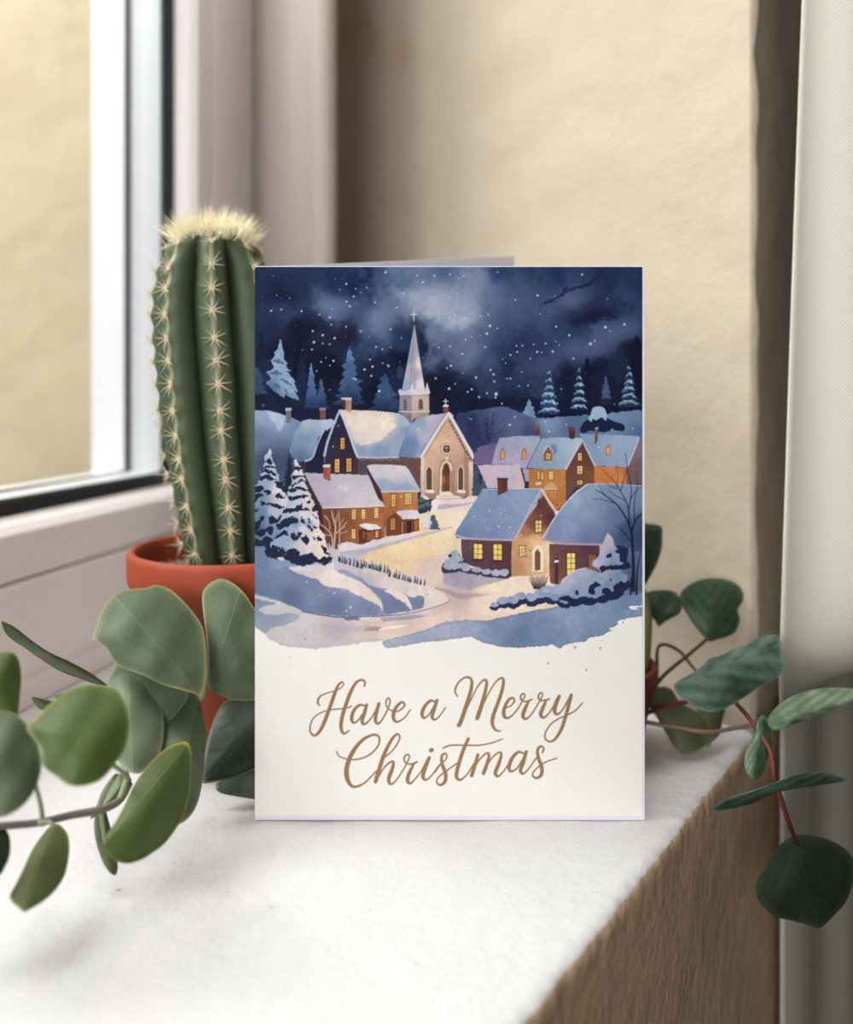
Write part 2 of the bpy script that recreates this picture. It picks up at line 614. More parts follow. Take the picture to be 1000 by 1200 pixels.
    P.dots([(270, 502, 2.4), (80, 772, 3.6), (685, 575, 3.2)], (78, 108, 164), .8)
    # light fir
    P.fill([(164, 448), (175, 500), (182, 540), (200, 575), (186, 572), (216, 604), (196, 608), (240, 660), (226, 660), (250, 705), (232, 700), (258, 745), (215, 735), (190, 715), (180, 740), (150, 715), (130, 700), (112, 680), (92, 662), (118, 640), (95, 612), (130, 592), (118, 550), (140, 530), (134, 515), (152, 490)],
           grad=[(162, 460, (160, 185, 220)), (170, 570, (140, 166, 206)), (180, 660, (150, 176, 214)), (120, 690, (84, 112, 164)), (240, 740, (120, 146, 190))], wob=1., tex=.1)
    for q in ([(120, 555), (160, 548), (185, 575), (150, 570)], [(105, 618), (150, 600), (180, 618), (140, 625)], [(160, 640), (200, 650), (225, 680), (185, 665)], [(175, 680), (200, 705), (215, 725), (190, 712)], [(130, 660), (160, 672), (160, 690), (135, 680)]):
        P.fill(q, (70, 96, 150), wob=1, soft=.3, alpha=.8)
    # --- right-hand dark trees and hill
    P.f('B')
    P.silhouette(905, 405, 720, 90, (20, 22, 46), 9, 31, soft=.3)
    P.silhouette(672, 510, 770, 60, (22, 24, 50), 8, 33, soft=.3)
    P.silhouette(760, 520, 780, 65, (26, 32, 66), 8, 35, soft=.4)
    P.silhouette(590, 570, 800, 60, (24, 28, 60), 7, 37, soft=.5)
    P.silhouette(760, 600, 740, 34, (88, 112, 162), 5, 38, soft=.5, alpha=.75)
    P.fill([(0, 640), (30, 620), (60, 680), (90, 700), (60, 740), (120, 765), (330, 740), (420, 790), (560, 800), (935, 775), (935, 700), (560, 720), (330, 700), (150, 720), (60, 760), (0, 740)], (22, 26, 54), wob=2, soft=.8, alpha=.8)
    P.snowtree(494, 578, 785, 56, (150, 184, 220), (44, 64, 112), 6, 41, shade=(96, 130, 178))
    P.snowtree(636, 565, 770, 46, (150, 184, 220), (28, 40, 78), 6, 42, shade=(90, 122, 172))
    P.snowtree(868, 556, 750, 54, (150, 184, 220), (36, 52, 96), 6, 43, shade=(90, 122, 172))
    P.silhouette(400, 710, 800, 42, (124, 156, 200), 4, 44)
    P.fill([(60, 775), (120, 770), (180, 762), (250, 748), (300, 748), (360, 775), (450, 805), (560, 795), (680, 785), (800, 775), (935, 755), (935, 960), (60, 960)],
           grad=[(80, 790, (50, 60, 112)), (270, 765, (84, 98, 150)), (340, 830, (98, 104, 158)), (480, 815, (126, 152, 196)), (620, 850, (88, 112, 164)), (400, 860, (70, 82, 136)), (780, 800, (120, 148, 192)), (920, 770, (110, 138, 184)), (920, 880, (86, 110, 160)), (180, 880, (62, 68, 120))], wob=1.2, power=3)
    P.silhouette(140, 760, 960, 70, (40, 46, 96), 5, 47, alpha=.5, soft=1)
    for a_, L in ((1.9, 26), (1.55, 30), (1.2, 26), (2.3, 22), (.8, 22), (1.75, 20)):
        P.twigs(212, 905, L * 1.7, a_, .8, (30, 36, 76), 3, r, .45)
    P.fill([(680, 800), (690, 770), (715, 750), (745, 752), (765, 780), (770, 800), (840, 830), (845, 862), (790, 855), (760, 865), (700, 862), (640, 866), (650, 835)], (26, 36, 74), smooth=True, wob=1.6)
    P.fill([(680, 800), (690, 768), (715, 748), (748, 752), (768, 790), (758, 812), (735, 800), (715, 812), (700, 800), (690, 815)], (160, 190, 222), smooth=True, wob=1.2)
    # --- left far roofs
    P.f('C')
    P.fill([(0, 165), (110, 172), (190, 195), (262, 225), (300, 300), (260, 620), (0, 640)], grad=[(60, 190, (150, 170, 206)), (150, 200, (168, 186, 216)), (240, 250, (120, 142, 184)), (60, 300, (104, 122, 166)), (100, 420, (58, 68, 108)), (220, 420, (60, 70, 108)), (60, 560, (70, 84, 126))], wob=.6)
    P.fill([(100, 175), (180, 195), (180, 250), (160, 275), (140, 240), (115, 210)], (190, 204, 228), wob=1, soft=.4, alpha=.6)
    P.fill([(190, 165), (214, 162), (216, 235), (192, 232)], (128, 112, 122), wob=.2)
    P.fill([(187, 160), (217, 158), (217, 174), (188, 172)], (176, 180, 200), wob=.2)
    P.fill([(270, 225), (300, 215), (420, 217), (440, 230), (350, 300), (310, 420), (240, 420), (205, 370), (230, 290)], grad=[(300, 230, (176, 192, 218)), (380, 225, (184, 198, 222)), (270, 320, (120, 144, 186)), (260, 400, (88, 108, 152)), (330, 330, (138, 160, 198))], wob=.6)
    P.fill([(380, 255), (405, 300), (400, 470), (290, 470), (250, 425), (310, 415)], (36, 36, 62), wob=.5)
    P.fill([(240, 425), (290, 425), (290, 478), (240, 470)], (56, 50, 66), wob=.5)
    P.stroke([(385, 255, 1.6), (350, 320, 1.6), (320, 400, 1.8), (285, 418, 2)], (176, 194, 222))
    P.fill([(355, 165), (383, 165), (383, 215), (357, 218)], (124, 84, 84), wob=.2)
    P.fill([(353, 158), (384, 158), (384, 170), (354, 170)], (150, 140, 158), wob=.2)
    # dark house (left of the church)
    P.fill([(455, 190), (540, 400), (600, 410), (600, 520), (380, 520), (385, 385)], grad=[(455, 220, (44, 40, 66)), (420, 440, (52, 46, 70)), (580, 460, (86, 66, 76)), (500, 330, (50, 44, 68))], wob=.3, tex=.08)
    for k in range(9):
        P.stroke([(400 + k, 250 + k * 24), (525, 250 + k * 24)] if k > 3 else [(440 - k * 10, 250 + k * 24), (470 + k * 12, 250 + k * 24)], (34, 30, 54), .5, alpha=.5, n=2)
    P.fill([(540, 395), (740, 395), (850, 400), (850, 560), (540, 520)], grad=[(560, 430, (92, 74, 84)), (700, 430, (100, 78, 82)), (830, 440, (112, 80, 78))], wob=.3)
    # big lit roof
    P.fill([(452, 168), (600, 172), (740, 184), (790, 215), (800, 240), (740, 398), (560, 402), (530, 390), (495, 290)],
           grad=[(480, 190, (226, 208, 206)), (560, 200, (240, 222, 208)), (680, 230, (246, 230, 212)), (600, 280, (236, 220, 212)), (520, 300, (196, 194, 210)), (540, 370, (146, 164, 202)), (640, 370, (136, 156, 198)), (740, 300, (160, 174, 208)), (770, 220, (170, 184, 214)), (780, 270, (134, 152, 194))], wob=.5, power=3)
    P.fill([(480, 185), (600, 195), (735, 245), (690, 280), (650, 325), (600, 330), (560, 345), (530, 330), (505, 270)], grad=[(560, 200, (240, 224, 212)), (720, 245, (250, 234, 214)), (560, 310, (232, 216, 212))], wob=1.4, alpha=.85, soft=.3)
    P.stroke([(452, 172, 2.6), (420, 250, 2.6), (392, 330, 2.8), (378, 392, 3)], (176, 190, 220))
    P.stroke([(380, 398, 1.5), (378, 430, 1.)], (110, 120, 160))
    P.stroke([(456, 180, 2.2), (490, 260, 2.2), (520, 350, 2.4), (540, 398, 2.6)], (206, 210, 228))
    P.stroke([(540, 400, 1.6), (640, 402, 1.4), (740, 400, 1.4)], (200, 206, 226))
    for k in range(17):
        P.dots([(552 + k * 12, 408 + 3 * math.sin(k * 1.7) + k * .2, 1.1)], (250, 214, 170))
    P.fill([(478, 118), (508, 116), (508, 178), (480, 172)], grad=[(484, 140, (176, 130, 112)), (504, 140, (206, 160, 134))], wob=.2)
    P.fill([(462, 112), (480, 116), (482, 168), (464, 150)], (70, 58, 76), wob=.2)
    P.fill([(460, 108), (510, 108), (510, 122), (462, 120)], (212, 204, 214), wob=.3)
    P.window([(456, 305), (477, 302), (477, 360), (456, 362)], (246, 176, 92), (60, 40, 46), 2, 4)
    P.window([(428, 408), (452, 406), (452, 474), (428, 474)], (248, 186, 100), (60, 40, 46), 2, 4)
    P.window([(484, 406), (510, 402), (510, 470), (485, 472)], (248, 186, 100), (60, 40, 46), 2, 4)
    # --- steeple
    P.f('T')
    P.fill([(70, 895), (185, 900), (185, 1185), (90, 1080), (66, 1060)], grad=[(100, 920, (146, 136, 158)), (150, 1000, (160, 146, 160)), (150, 1120, (130, 116, 132))], wob=.2)
    P.fill([(183, 900), (346, 895), (346, 1085), (200, 1130), (183, 1170)], grad=[(250, 920, (206, 184, 176)), (300, 1000, (212, 188, 176)), (260, 1090, (178, 150, 140))], wob=.2)
    P.brick([(183, 1070), (346, 1065), (346, 1095), (183, 1180)], (140, 110, 104), 6)
    for a_, b_, c_ in ((0, 0, 0), (1, 0, 0), (2, 0, 0)):
        P.stroke([(72 + a_, 925 + a_ * 45), (180, 930 + a_ * 45)], (120, 110, 136), .4, .4, n=2)
        P.stroke([(188, 930 + a_ * 45), (342, 925 + a_ * 45)], (170, 146, 146), .4, .4, n=2)
    P.stroke([(64, 1060, 1.4), (185, 1062, 1.4), (348, 1058, 1.4)], (218, 206, 206), n=3)
    P.fill([(208, 235), (160, 500), (110, 760), (88, 870), (190, 880), (310, 870), (302, 820), (250, 520)],
           grad=[(205, 260, (190, 180, 200)), (160, 560, (146, 160, 198)), (120, 820, (150, 164, 202)), (150, 820, (166, 176, 208)), (195, 700, (186, 174, 192)), (235, 600, (232, 220, 222)), (270, 800, (230, 220, 226)), (240, 840, (224, 216, 224))], wob=.2, power=4)
    P.fill([(206, 260), (225, 560), (222, 870), (172, 870), (185, 600)], (176, 164, 180), soft=.4, alpha=.6, wob=.2)
    P.stroke([(206, 250, .5), (180, 640, .6), (165, 860, .6)], (90, 90, 130), alpha=.7)
    P.stroke([(210, 250, .5), (260, 560, .6), (303, 830, .7)], (70, 64, 98), alpha=.6)
    P.fill([(58, 875), (75, 845), (95, 870), (170, 850), (188, 780), (200, 850), (310, 860), (325, 785), (345, 850), (356, 890), (300, 900), (190, 905), (70, 908)], grad=[(80, 880, (196, 200, 220)), (250, 875, (222, 214, 224)), (330, 850, (226, 214, 220))], wob=.3)
    for k in range(10):
        P.dots([(200 + k * 15.5, 908, .9)], (90, 76, 90))
        if k < 6:
            P.dots([(82 + k * 17, 908, .9)], (90, 80, 100))
    for q, cc in (([(106, 960), (120, 938), (136, 958), (136, 1045), (106, 1045)], (84, 80, 104)), ([(248, 960), (266, 936), (286, 958), (286, 1038), (248, 1038)], (80, 70, 80))):
        P.fill(q, cc, wob=.2)
        for k in range(4):
            P.stroke([(q[0][0] + 2, 968 + k * 20), (q[2][0] - 2, 968 + k * 20)], (170, 156, 156), .5, n=2)
    P.stroke([(202, 118, 1.1), (202, 215, 1.1)], (222, 226, 240), n=2)
    P.stroke([(174, 152, 1.1), (226, 152, 1.1)], (222, 226, 240), n=2)
    P.dots([(203, 215, 1.7)], (100, 104, 140))
    # --- church nave roof and gable
    P.f('C')
    P.fill([(800, 240), (830, 208), (880, 195), (990, 182), (1010, 200), (940, 300), (862, 402), (760, 398), (735, 396), (760, 320)],
           grad=[(830, 225, (150, 170, 208)), (900, 215, (206, 192, 208)), (950, 210, (190, 190, 214)), (800, 330, (108, 136, 186)), (860, 300, (190, 182, 206)), (860, 380, (150, 166, 204)), (770, 380, (110, 134, 182)), (980, 195, (170, 182, 214))], wob=.4, power=3)
    P.f('K')
    P.fill([(425, 150), (560, 400), (680, 600), (690, 1000), (560, 1060), (180, 1060), (130, 1000), (125, 600), (300, 330)],
           grad=[(425, 220, (222, 180, 152)), (300, 450, (226, 190, 164)), (520, 460, (216, 174, 148)), (430, 400, (224, 184, 158)), (200, 700, (218, 180, 156)), (600, 700, (196, 154, 136)), (270, 900, (196, 160, 142)), (230, 1040, (160, 122, 112)), (500, 1020, (172, 134, 122)), (500, 850, (206, 166, 146)), (660, 1000, (170, 130, 120))], wob=.3, tex=.05)
    P.fill([(0, 610), (120, 610), (120, 900), (60, 830), (0, 750)], (112, 78, 74), wob=.3)
    P.fill([(125, 620), (165, 600), (165, 1030), (120, 1040)], grad=[(140, 660, (230, 206, 198)), (140, 1000, (214, 188, 184))], wob=.3)
    P.fill([(640, 650), (690, 630), (690, 1010), (640, 1035)], grad=[(665, 700, (230, 204, 190)), (665, 980, (210, 180, 172))], wob=.3)
    P.fill([(590, 520), (640, 640), (640, 1040), (600, 1050)], (150, 110, 104), wob=.3, soft=.6, alpha=.5)
    # eaves shade with lights, then snow on the verges
    P.stroke([(430, 205, 2.6), (520, 370, 2.6), (600, 520, 2.8), (672, 640, 3)], (112, 82, 90), alpha=.85)
    P.stroke([(395, 230, 1.2), (300, 380, 1.2), (200, 540, 1.2), (165, 600, 1.2)], (150, 112, 110), alpha=.7)
    for k in range(13):
        t = k / 12
        P.dots([(430 + 240 * t, 215 + 415 * t, 1.5 if k % 2 else 1.1)], (250, 236, 214))
    for k in range(14):
        t = k / 13
        P.dots([(390 - 230 * t, 250 + 360 * t + (k % 2) * 8, 1.0)], (240, 206, 190))
    P.stroke([(425, 135, 3.4), (360, 225, 3.2), (250, 400, 3.2), (150, 570, 3.2), (125, 605, 2.6)], (232, 220, 226))
    P.stroke([(400, 140, 1.4), (330, 235, 1.6), (220, 410, 1.6), (120, 560, 1.6)], (132, 152, 198), alpha=.7)
    P.stroke([(425, 135, 3.6), (500, 260, 3.4), (590, 420, 3.4), (670, 560, 3.6), (688, 610, 3.6)], (238, 228, 230))
    P.dots([(150 + 26 * k, 612 - 2 * (k % 2), 1.) for k in range(-6, 1)], (244, 210, 180))
    P.fill([(362, 52), (420, 50), (420, 115), (410, 130), (362, 125)], grad=[(375, 90, (122, 62, 54)), (405, 90, (166, 90, 72))], wob=.2)
    P.fill([(356, 62), (370, 42), (395, 36), (418, 44), (424, 62)], (226, 222, 232), wob=.3)
    P.stroke([(392, -20, 1.0), (392, 40, 1.0)], (226, 228, 240), n=2)
    P.stroke([(368, 3, 1.0), (416, 3, 1.0)], (226, 228, 240), n=2)
    # rose window
    t = np.linspace(0, 2 * np.pi, 20, endpoint=False)
    P.fill(np.column_stack([398 + 62 * np.cos(t), 518 + 66 * np.sin(t)]), (168, 128, 108), wob=.1)
    P.fill(np.column_stack([400 + 56 * np.cos(t), 518 + 60 * np.sin(t)]), (232, 204, 182), wob=.1)
    P.fill(np.column_stack([402 + 40 * np.cos(t), 518 + 44 * np.sin(t)]), (84, 58, 52), wob=.1)
    P.stroke([(402, 478, .8), (402, 560, .8)], (220, 180, 140), n=2)
    P.stroke([(364, 510, .8), (440, 510, .8)], (200, 160, 124), n=2)
    P.dots([(402, 505, 1.6)], (240, 214, 180))
    P.stroke([(370, 440, 1.2), (402, 430, 1.6), (440, 445, 1.2)], (238, 214, 196))
    # door
    P.fill([(310, 1000), (318, 740), (345, 650), (400, 615), (460, 650), (488, 740), (485, 1000)], (176, 134, 112), smooth=False, wob=.3)
    P.fill([(325, 1000), (332, 740), (355, 668), (400, 640), (450, 668), (472, 740), (472, 1000)], (236, 208, 190), wob=.2)
    P.fill([(350, 980), (354, 750), (372, 690), (400, 668), (425, 690), (440, 750), (440, 975)], grad=[(375, 850, (180, 122, 84)), (415, 760, (92, 58, 46)), (425, 900, (110, 70, 52)), (390, 950, (130, 84, 60))], wob=.2, tex=.2)
    P.stroke([(398, 670, .8), (400, 820, .8), (398, 975, .8)], (70, 44, 40), n=2)
    P.fill([(442, 760), (470, 745), (474, 1000), (442, 985)], (150, 106, 92), wob=.2, alpha=.7)
    P.fill([(382, 612), (402, 608), (424, 612), (406, 645)], (244, 224, 212), wob=.2)
    # side windows
    for x0, x1 in ((186, 244), (530, 582)):
        P.fill([(x0 - 10, 970), (x0 - 8, 740), ((x0 + x1) / 2, 690), (x1 + 10, 740), (x1 + 10, 970)], (236, 206, 184), wob=.2)
        P.fill([(x0, 962), (x0, 750), ((x0 + x1) / 2, 706), (x1, 750), (x1, 958)], (74, 58, 50), wob=.2)
        for k in range(9):
            P.stroke([(x0 + 4, 760 + k * 22), (x1 - 4, 758 + k * 22)], (176, 140, 104), .5, alpha=.6, n=2)
        for k in (1, 2):
            P.stroke([(x0 + (x1 - x0) * k / 3, 740), (x0 + (x1 - x0) * k / 3, 950)], (176, 140, 104), .5, alpha=.6, n=2)
        P.fill([(x0 - 18, 985), (x0 - 6, 960), (x1 + 14, 962), (x1 + 28, 985), (x1 + 10, 996), (x0 - 4, 992)], (244, 226, 216), smooth=True, wob=.3)
    # steps and snow in front of the church
    P.f('P')
    # --- ground: warm lane, snow
    P.fill([(299, 640), (340, 640), (410, 632), (500, 600), (560, 578), (600, 578), (753, 640), (753, 760), (299, 760)],
           grad=[(330, 660, (140, 156, 192)), (305, 660, (112, 132, 176)), (420, 640, (206, 198, 210)), (500, 620, (244, 216, 176)), (470, 650, (246, 220, 172)), (540, 600, (250, 232, 210)), (520, 585, (244, 228, 218)), (560, 590, (236, 222, 218)), (560, 640, (250, 226, 196)), (500, 670, (236, 210, 200)), (540, 690, (206, 184, 188)), (600, 690, (250, 228, 210)), (570, 700, (248, 226, 208)), (470, 705, (236, 216, 212)), (660, 660, (246, 218, 190)), (740, 690, (130, 148, 190)), (480, 735, (226, 206, 202)), (420, 740, (206, 198, 204))], wob=.5, tex=.04, power=3)
    P.f('K')
    P.fill([(240, 1080), (290, 1050), (300, 1020), (345, 1000), (380, 980), (450, 982), (470, 1010), (540, 1030), (570, 1055), (720, 1035), (700, 1100), (600, 1200), (230, 1200)], grad=[(400, 990, (250, 234, 222)), (400, 1060, (238, 214, 204)), (300, 1110, (246, 228, 218)), (600, 1060, (240, 222, 216))], wob=.4)
    P.stroke([(290, 1022, .6), (400, 1026, .6), (500, 1022, .6)], (196, 164, 158), alpha=.8)
    P.stroke([(280, 1055, .8), (420, 1058, .8), (560, 1052, .8)], (186, 158, 158), alpha=.8)
    P.fill([(300, 1150), (340, 1120), (520, 1110), (690, 1092), (690, 1105), (520, 1140), (400, 1165), (310, 1170)], (190, 178, 204), smooth=True, wob=.8, soft=.3, alpha=.9)
    # shrubs by the church
    P.bush([(110, 1080, 34), (150, 1060, 36), (190, 1110, 36), (140, 1140, 40), (110, 1150, 30), (210, 1130, 28)], (92, 104, 118), (48, 62, 78), 3)
    P.fill([(135, 1030), (165, 1020), (215, 1060), (200, 1070), (160, 1050)], (238, 224, 220), smooth=True, wob=.8)
    P.silhouette(725, 620, 1030, 62, (72, 86, 104), 7, 52)
    P.silhouette(800, 820, 1000, 60, (96, 108, 128), 4, 53, alpha=.8)
    P.f('C')
    P.silhouette(905, 675, 750, 40, (64, 80, 100), 4, 55)
    P.silhouette(880, 650, 750, 30, (214, 214, 224), 4, 56, alpha=.9)
    P.silhouette(912, 680, 752, 26, (76, 92, 110), 4, 57)
    # --- brown cottage
    P.fill([(280, 480), (365, 640), (400, 850), (360, 800), (330, 650)], (64, 44, 52), wob=.4)
    P.fill([(362, 640), (670, 632), (672, 790), (560, 825), (420, 850), (380, 790)], grad=[(400, 680, (112, 70, 60)), (480, 700, (146, 90, 66)), (560, 690, (176, 112, 76)), (640, 700, (172, 108, 74)), (500, 790, (158, 98, 68)), (420, 800, (104, 64, 56))], wob=.3, tex=.1)
    P.brick([(372, 645), (668, 640), (668, 780), (400, 830)], (84, 48, 44), 16, .3)
    P.fill([(278, 474), (380, 478), (590, 486), (620, 520), (678, 630), (672, 640), (500, 644), (368, 648), (340, 600), (300, 520)], grad=[(320, 490, (188, 176, 194)), (440, 520, (206, 196, 208)), (560, 510, (198, 190, 206)), (380, 620, (190, 178, 198)), (520, 600, (212, 202, 212)), (640, 620, (214, 204, 214))], wob=.4)
    P.fill([(430, 550), (460, 530), (500, 545), (480, 570)], (232, 228, 236), wob=1.5, soft=.5, alpha=.6)
    P.stroke([(370, 646, 1.6), (520, 642, 1.6), (672, 636, 1.8)], (228, 216, 220))
    P.stroke([(276, 472, .8), (320, 560, .8), (366, 644, .8)], (90, 62, 72), alpha=.8)
    P.fill([(372, 440), (408, 440), (408, 510), (400, 516), (372, 500)], grad=[(380, 470, (150, 76, 66)), (402, 470, (186, 104, 86))], wob=.2)
    P.fill([(368, 440), (376, 434), (404, 434), (410, 444), (400, 448), (374, 448)], (220, 214, 224), wob=.3)
    for x0, y0, x1, y1 in ((511, 653, 532, 703), (558, 653, 578, 702), (620, 645, 641, 696), (510, 748, 530, 796)):
        P.window([(x0, y0), (x1, y0 - 1), (x1, y1), (x0, y1)], (250, 216, 140), (120, 70, 48), 2, 4)
    P.fill([(545, 750), (655, 742), (655, 795), (600, 812), (545, 820)], (96, 58, 48), wob=.3)
    P.fill([(585, 765), (650, 755), (650, 795), (585, 808)], (150, 92, 62), wob=.3)
    P.window([(562, 760), (578, 758), (578, 795), (562, 798)], (170, 104, 66), (70, 40, 36), 2, 3)
    P.window([(626, 758), (641, 757), (641, 790), (626, 790)], (248, 200, 130), (90, 52, 40), 1, 3)
    P.fill([(545, 728), (570, 722), (630, 726), (656, 744), (640, 750), (590, 754), (575, 748)], (238, 226, 226), smooth=False, wob=.5)
    # snow-twig tree
    P.f('L')
    for pts in ([(725, 1000, 2.4), (735, 880, 2.), (740, 800, 1.6), (715, 720, 1.2), (705, 660, .9)], [(735, 870, 1.6), (790, 820, 1.3), (840, 760, .9)], [(712, 1000, 1.6), (705, 880, 1.4), (660, 820, 1.2), (605, 780, 1.)], [(775, 950, 1.2), (775, 800, 1.), (768, 660, .8)],
                [(690, 830, 1.), (685, 760, .9), (650, 700, .8)], [(735, 800, .9), (750, 730, .8), (760, 690, .7)], [(775, 800, .9), (810, 730, .7)], [(700, 880, .9), (640, 870, .8), (620, 850, .7)], [(780, 860, .8), (830, 850, .7), (845, 838, .6)], [(740, 760, .7), (720, 700, .6), (726, 680, .6)], [(790, 820, .7), (830, 800, .6)], [(670, 740, .7), (640, 705, .6)]):
        P.stroke(pts, (214, 186, 166))
    for pts in ([(735, 990, .8), (745, 880, .6), (750, 800, .5)], [(708, 960, .6), (700, 890, .5)]):
        P.stroke(pts, (96, 60, 52), alpha=.7)
    P.f('C')
    # --- orange cottage
    P.fill([(580, 440), (655, 560), (680, 640), (640, 600), (590, 480)], (72, 46, 52), wob=.3)
    P.fill([(655, 565), (832, 562), (836, 750), (780, 775), (675, 785), (670, 640)], grad=[(690, 600, (190, 120, 74)), (780, 600, (204, 136, 84)), (720, 700, (160, 96, 64)), (820, 640, (196, 128, 80))], wob=.3, tex=.08)
    P.fill([(582, 440), (600, 434), (700, 436), (770, 440), (790, 460), (846, 560), (836, 570), (760, 566), (656, 568), (620, 510)], grad=[(610, 450, (216, 204, 212)), (700, 480, (224, 214, 220)), (760, 460, (226, 216, 220)), (660, 540, (156, 168, 204)), (740, 545, (170, 178, 210)), (820, 545, (196, 196, 216))], wob=.4)
    P.fill([(625, 505), (690, 505), (720, 535), (780, 520), (830, 550), (840, 562), (760, 562), (658, 562)], (158, 172, 208), wob=1.2, soft=.4, alpha=.7)
    P.stroke([(578, 440, .9), (620, 510, .9), (655, 568, .9)], (80, 56, 66), alpha=.8)
    P.stroke([(656, 568, 1.4), (740, 566, 1.4), (838, 566, 1.6)], (220, 212, 222))
    P.window([(704, 580), (726, 578), (726, 640), (704, 642)], (250, 206, 126), (120, 70, 48), 2, 4)
    P.window([(768, 574), (804, 572), (804, 630), (768, 632)], (250, 206, 126), (120, 70, 48), 3, 4)
    P.fill([(680, 700), (720, 670), (760, 690), (840, 695), (838, 755), (770, 775), (680, 785)], (118, 70, 54), wob=.3)
    P.window([(699, 698), (724, 694), (724, 752), (699, 755)], (214, 140, 84), (84, 48, 40), 2, 4)
    P.window([(752, 712), (764, 710), (764, 770), (752, 772)], (196, 124, 76), (84, 48, 40), 1, 3)
    P.fill([(780, 712), (802, 708), (802, 766), (780, 770)], (64, 40, 40), wob=.2)
    P.window([(815, 708), (834, 704), (834, 756), (815, 758)], (190, 120, 76), (84, 48, 40), 2, 3)
    P.fill([(728, 668), (745, 658), (830, 656), (852, 690), (838, 700), (780, 700), (760, 702)], grad=[(750, 670, (214, 208, 220)), (830, 670, (228, 218, 224)), (800, 695, (240, 228, 228))], wob=.4)
    P.fill([(440, 830), (480, 812), (560, 826), (620, 800), (700, 790), (760, 775), (830, 768), (848, 764), (840, 780), (700, 810), (560, 850), (450, 862)], (228, 216, 222), wob=1.)
    P.fill([(440, 862), (560, 846), (700, 812), (860, 772), (1000, 735), (1000, 745), (800, 800), (640, 850), (520, 880)], (188, 180, 202), wob=.8, soft=.4, alpha=.8)
    # warm lane
    P.fill([(555, 888), (620, 850), (760, 815), (880, 780), (1000, 742), (1010, 860), (900, 880), (820, 905), (720, 940), (640, 915), (570, 920)], grad=[(600, 880, (238, 208, 166)), (760, 850, (248, 224, 180)), (950, 800, (252, 232, 196)), (800, 900, (244, 212, 176))], wob=.6, soft=.3, alpha=.9)
    # --- right-hand houses
    P.f('D')
    P.fill([(145, 215), (180, 180), (240, 165), (262, 165), (235, 268), (150, 268)], grad=[(200, 190, (112, 98, 156)), (180, 250, (120, 100, 150))], wob=.8)
    P.fill([(270, 140), (330, 132), (470, 125), (470, 150), (400, 290), (375, 285), (340, 268), (235, 268), (250, 200)], grad=[(300, 160, (166, 172, 208)), (430, 150, (176, 184, 214)), (380, 230, (186, 172, 204)), (270, 240, (176, 160, 200))], wob=.4)
    P.fill([(442, 95), (468, 95), (468, 130), (442, 130)], (98, 66, 78), wob=.2)
    P.fill([(440, 80), (468, 78), (468, 98), (440, 98)], (130, 92, 100), wob=.2)
    for x in (288, 393):
        P.fill([(x - 13, 248), (x - 13, 205), (x, 186), (x + 12, 205), (x + 12, 240)], (176, 120, 92), wob=.2)
        P.fill([(x - 6, 240), (x - 6, 208), (x, 200), (x + 6, 208), (x + 6, 238)], (226, 170, 112), wob=.2)
    # mauve low roof
    P.fill([(165, 270), (370, 268), (345, 385), (215, 385), (190, 330)], grad=[(220, 290, (206, 190, 208)), (340, 290, (200, 184, 206)), (260, 370, (212, 196, 206))], wob=.4)
    P.fill([(370, 270), (395, 360), (395, 388), (340, 388)], (216, 196, 196), wob=.3)
    P.fill([(385, 290), (418, 290), (418, 350), (400, 350)], (190, 170, 182), wob=.3)
    # ochre house
    P.fill([(415, 290), (595, 292), (598, 460), (540, 500), (415, 385)], grad=[(440, 310, (196, 130, 78)), (540, 330, (200, 134, 78)), (560, 440, (190, 122, 70)), (450, 380, (196, 132, 84))], wob=.3, tex=.06)
    P.fill([(678, 165), (740, 280), (740, 370), (640, 380), (600, 440), (595, 290)], grad=[(680, 200, (96, 68, 70)), (620, 320, (112, 76, 66)), (720, 320, (130, 84, 60))], wob=.3)
    P.brick([(600, 300), (735, 300), (735, 370), (600, 430)], (210, 160, 110), 9, .35)
    P.fill([(480, 140), (560, 136), (665, 138), (676, 148), (640, 210), (594, 292), (500, 292), (405, 285), (440, 215)], grad=[(500, 160, (150, 172, 208)), (600, 160, (166, 186, 216)), (450, 260, (150, 168, 206)), (560, 260, (160, 176, 210)), (640, 170, (186, 200, 224))], wob=.4)
    P.stroke([(676, 145, 2.6), (640, 210, 2.4), (596, 290, 2.4)], (214, 204, 216))
    P.stroke([(676, 145, 2.4), (705, 205, 2.4), (740, 276, 2.4)], (200, 200, 220))
    P.fill([(488, 250), (488, 210), (512, 180), (530, 210), (530, 248)], (150, 96, 76), wob=.2)
    P.fill([(512, 172), (548, 168), (555, 205), (535, 225), (528, 205)], (124, 146, 192), wob=.4)
    P.window([(498, 212), (524, 212), (524, 244), (498, 244)], (248, 196, 120), (110, 68, 52), 2, 2)
    P.stroke([(486, 212, 1.), (512, 178, 1.4), (532, 212, 1.)], (206, 204, 220))
    P.fill([(610, 95), (640, 95), (640, 138), (625, 146), (612, 138)], (88, 48, 46), wob=.2)
    P.fill([(606, 90), (622, 84), (638, 86), (642, 104), (608, 104)], (112, 70, 66), wob=.2)
    for q in ((456, 300, 470, 342), (474, 304, 488, 342), (512, 300, 536, 342)):
        P.window([(q[0], q[1]), (q[2], q[1]), (q[2], q[3]), (q[0], q[3])], (252, 220, 150), (130, 78, 46), 2, 3)
    P.fill([(450, 356), (475, 352), (475, 366), (450, 368)], (240, 210, 170), wob=.3)
    t = np.linspace(np.pi, 2 * np.pi, 10)
    P.fill(list(np.column_stack([522 + 34 * np.cos(t), 392 + 36 * np.sin(t)])) + [(556, 460), (490, 400)], (214, 166, 120), wob=.2)
    P.window([(496, 394), (553, 392), (553, 465), (520, 440)], (206, 140, 80), (120, 74, 46), 3, 3)
    P.stroke([(490, 392, 1.), (522, 388, 1.4), (556, 390, 1.)], (236, 200, 160))
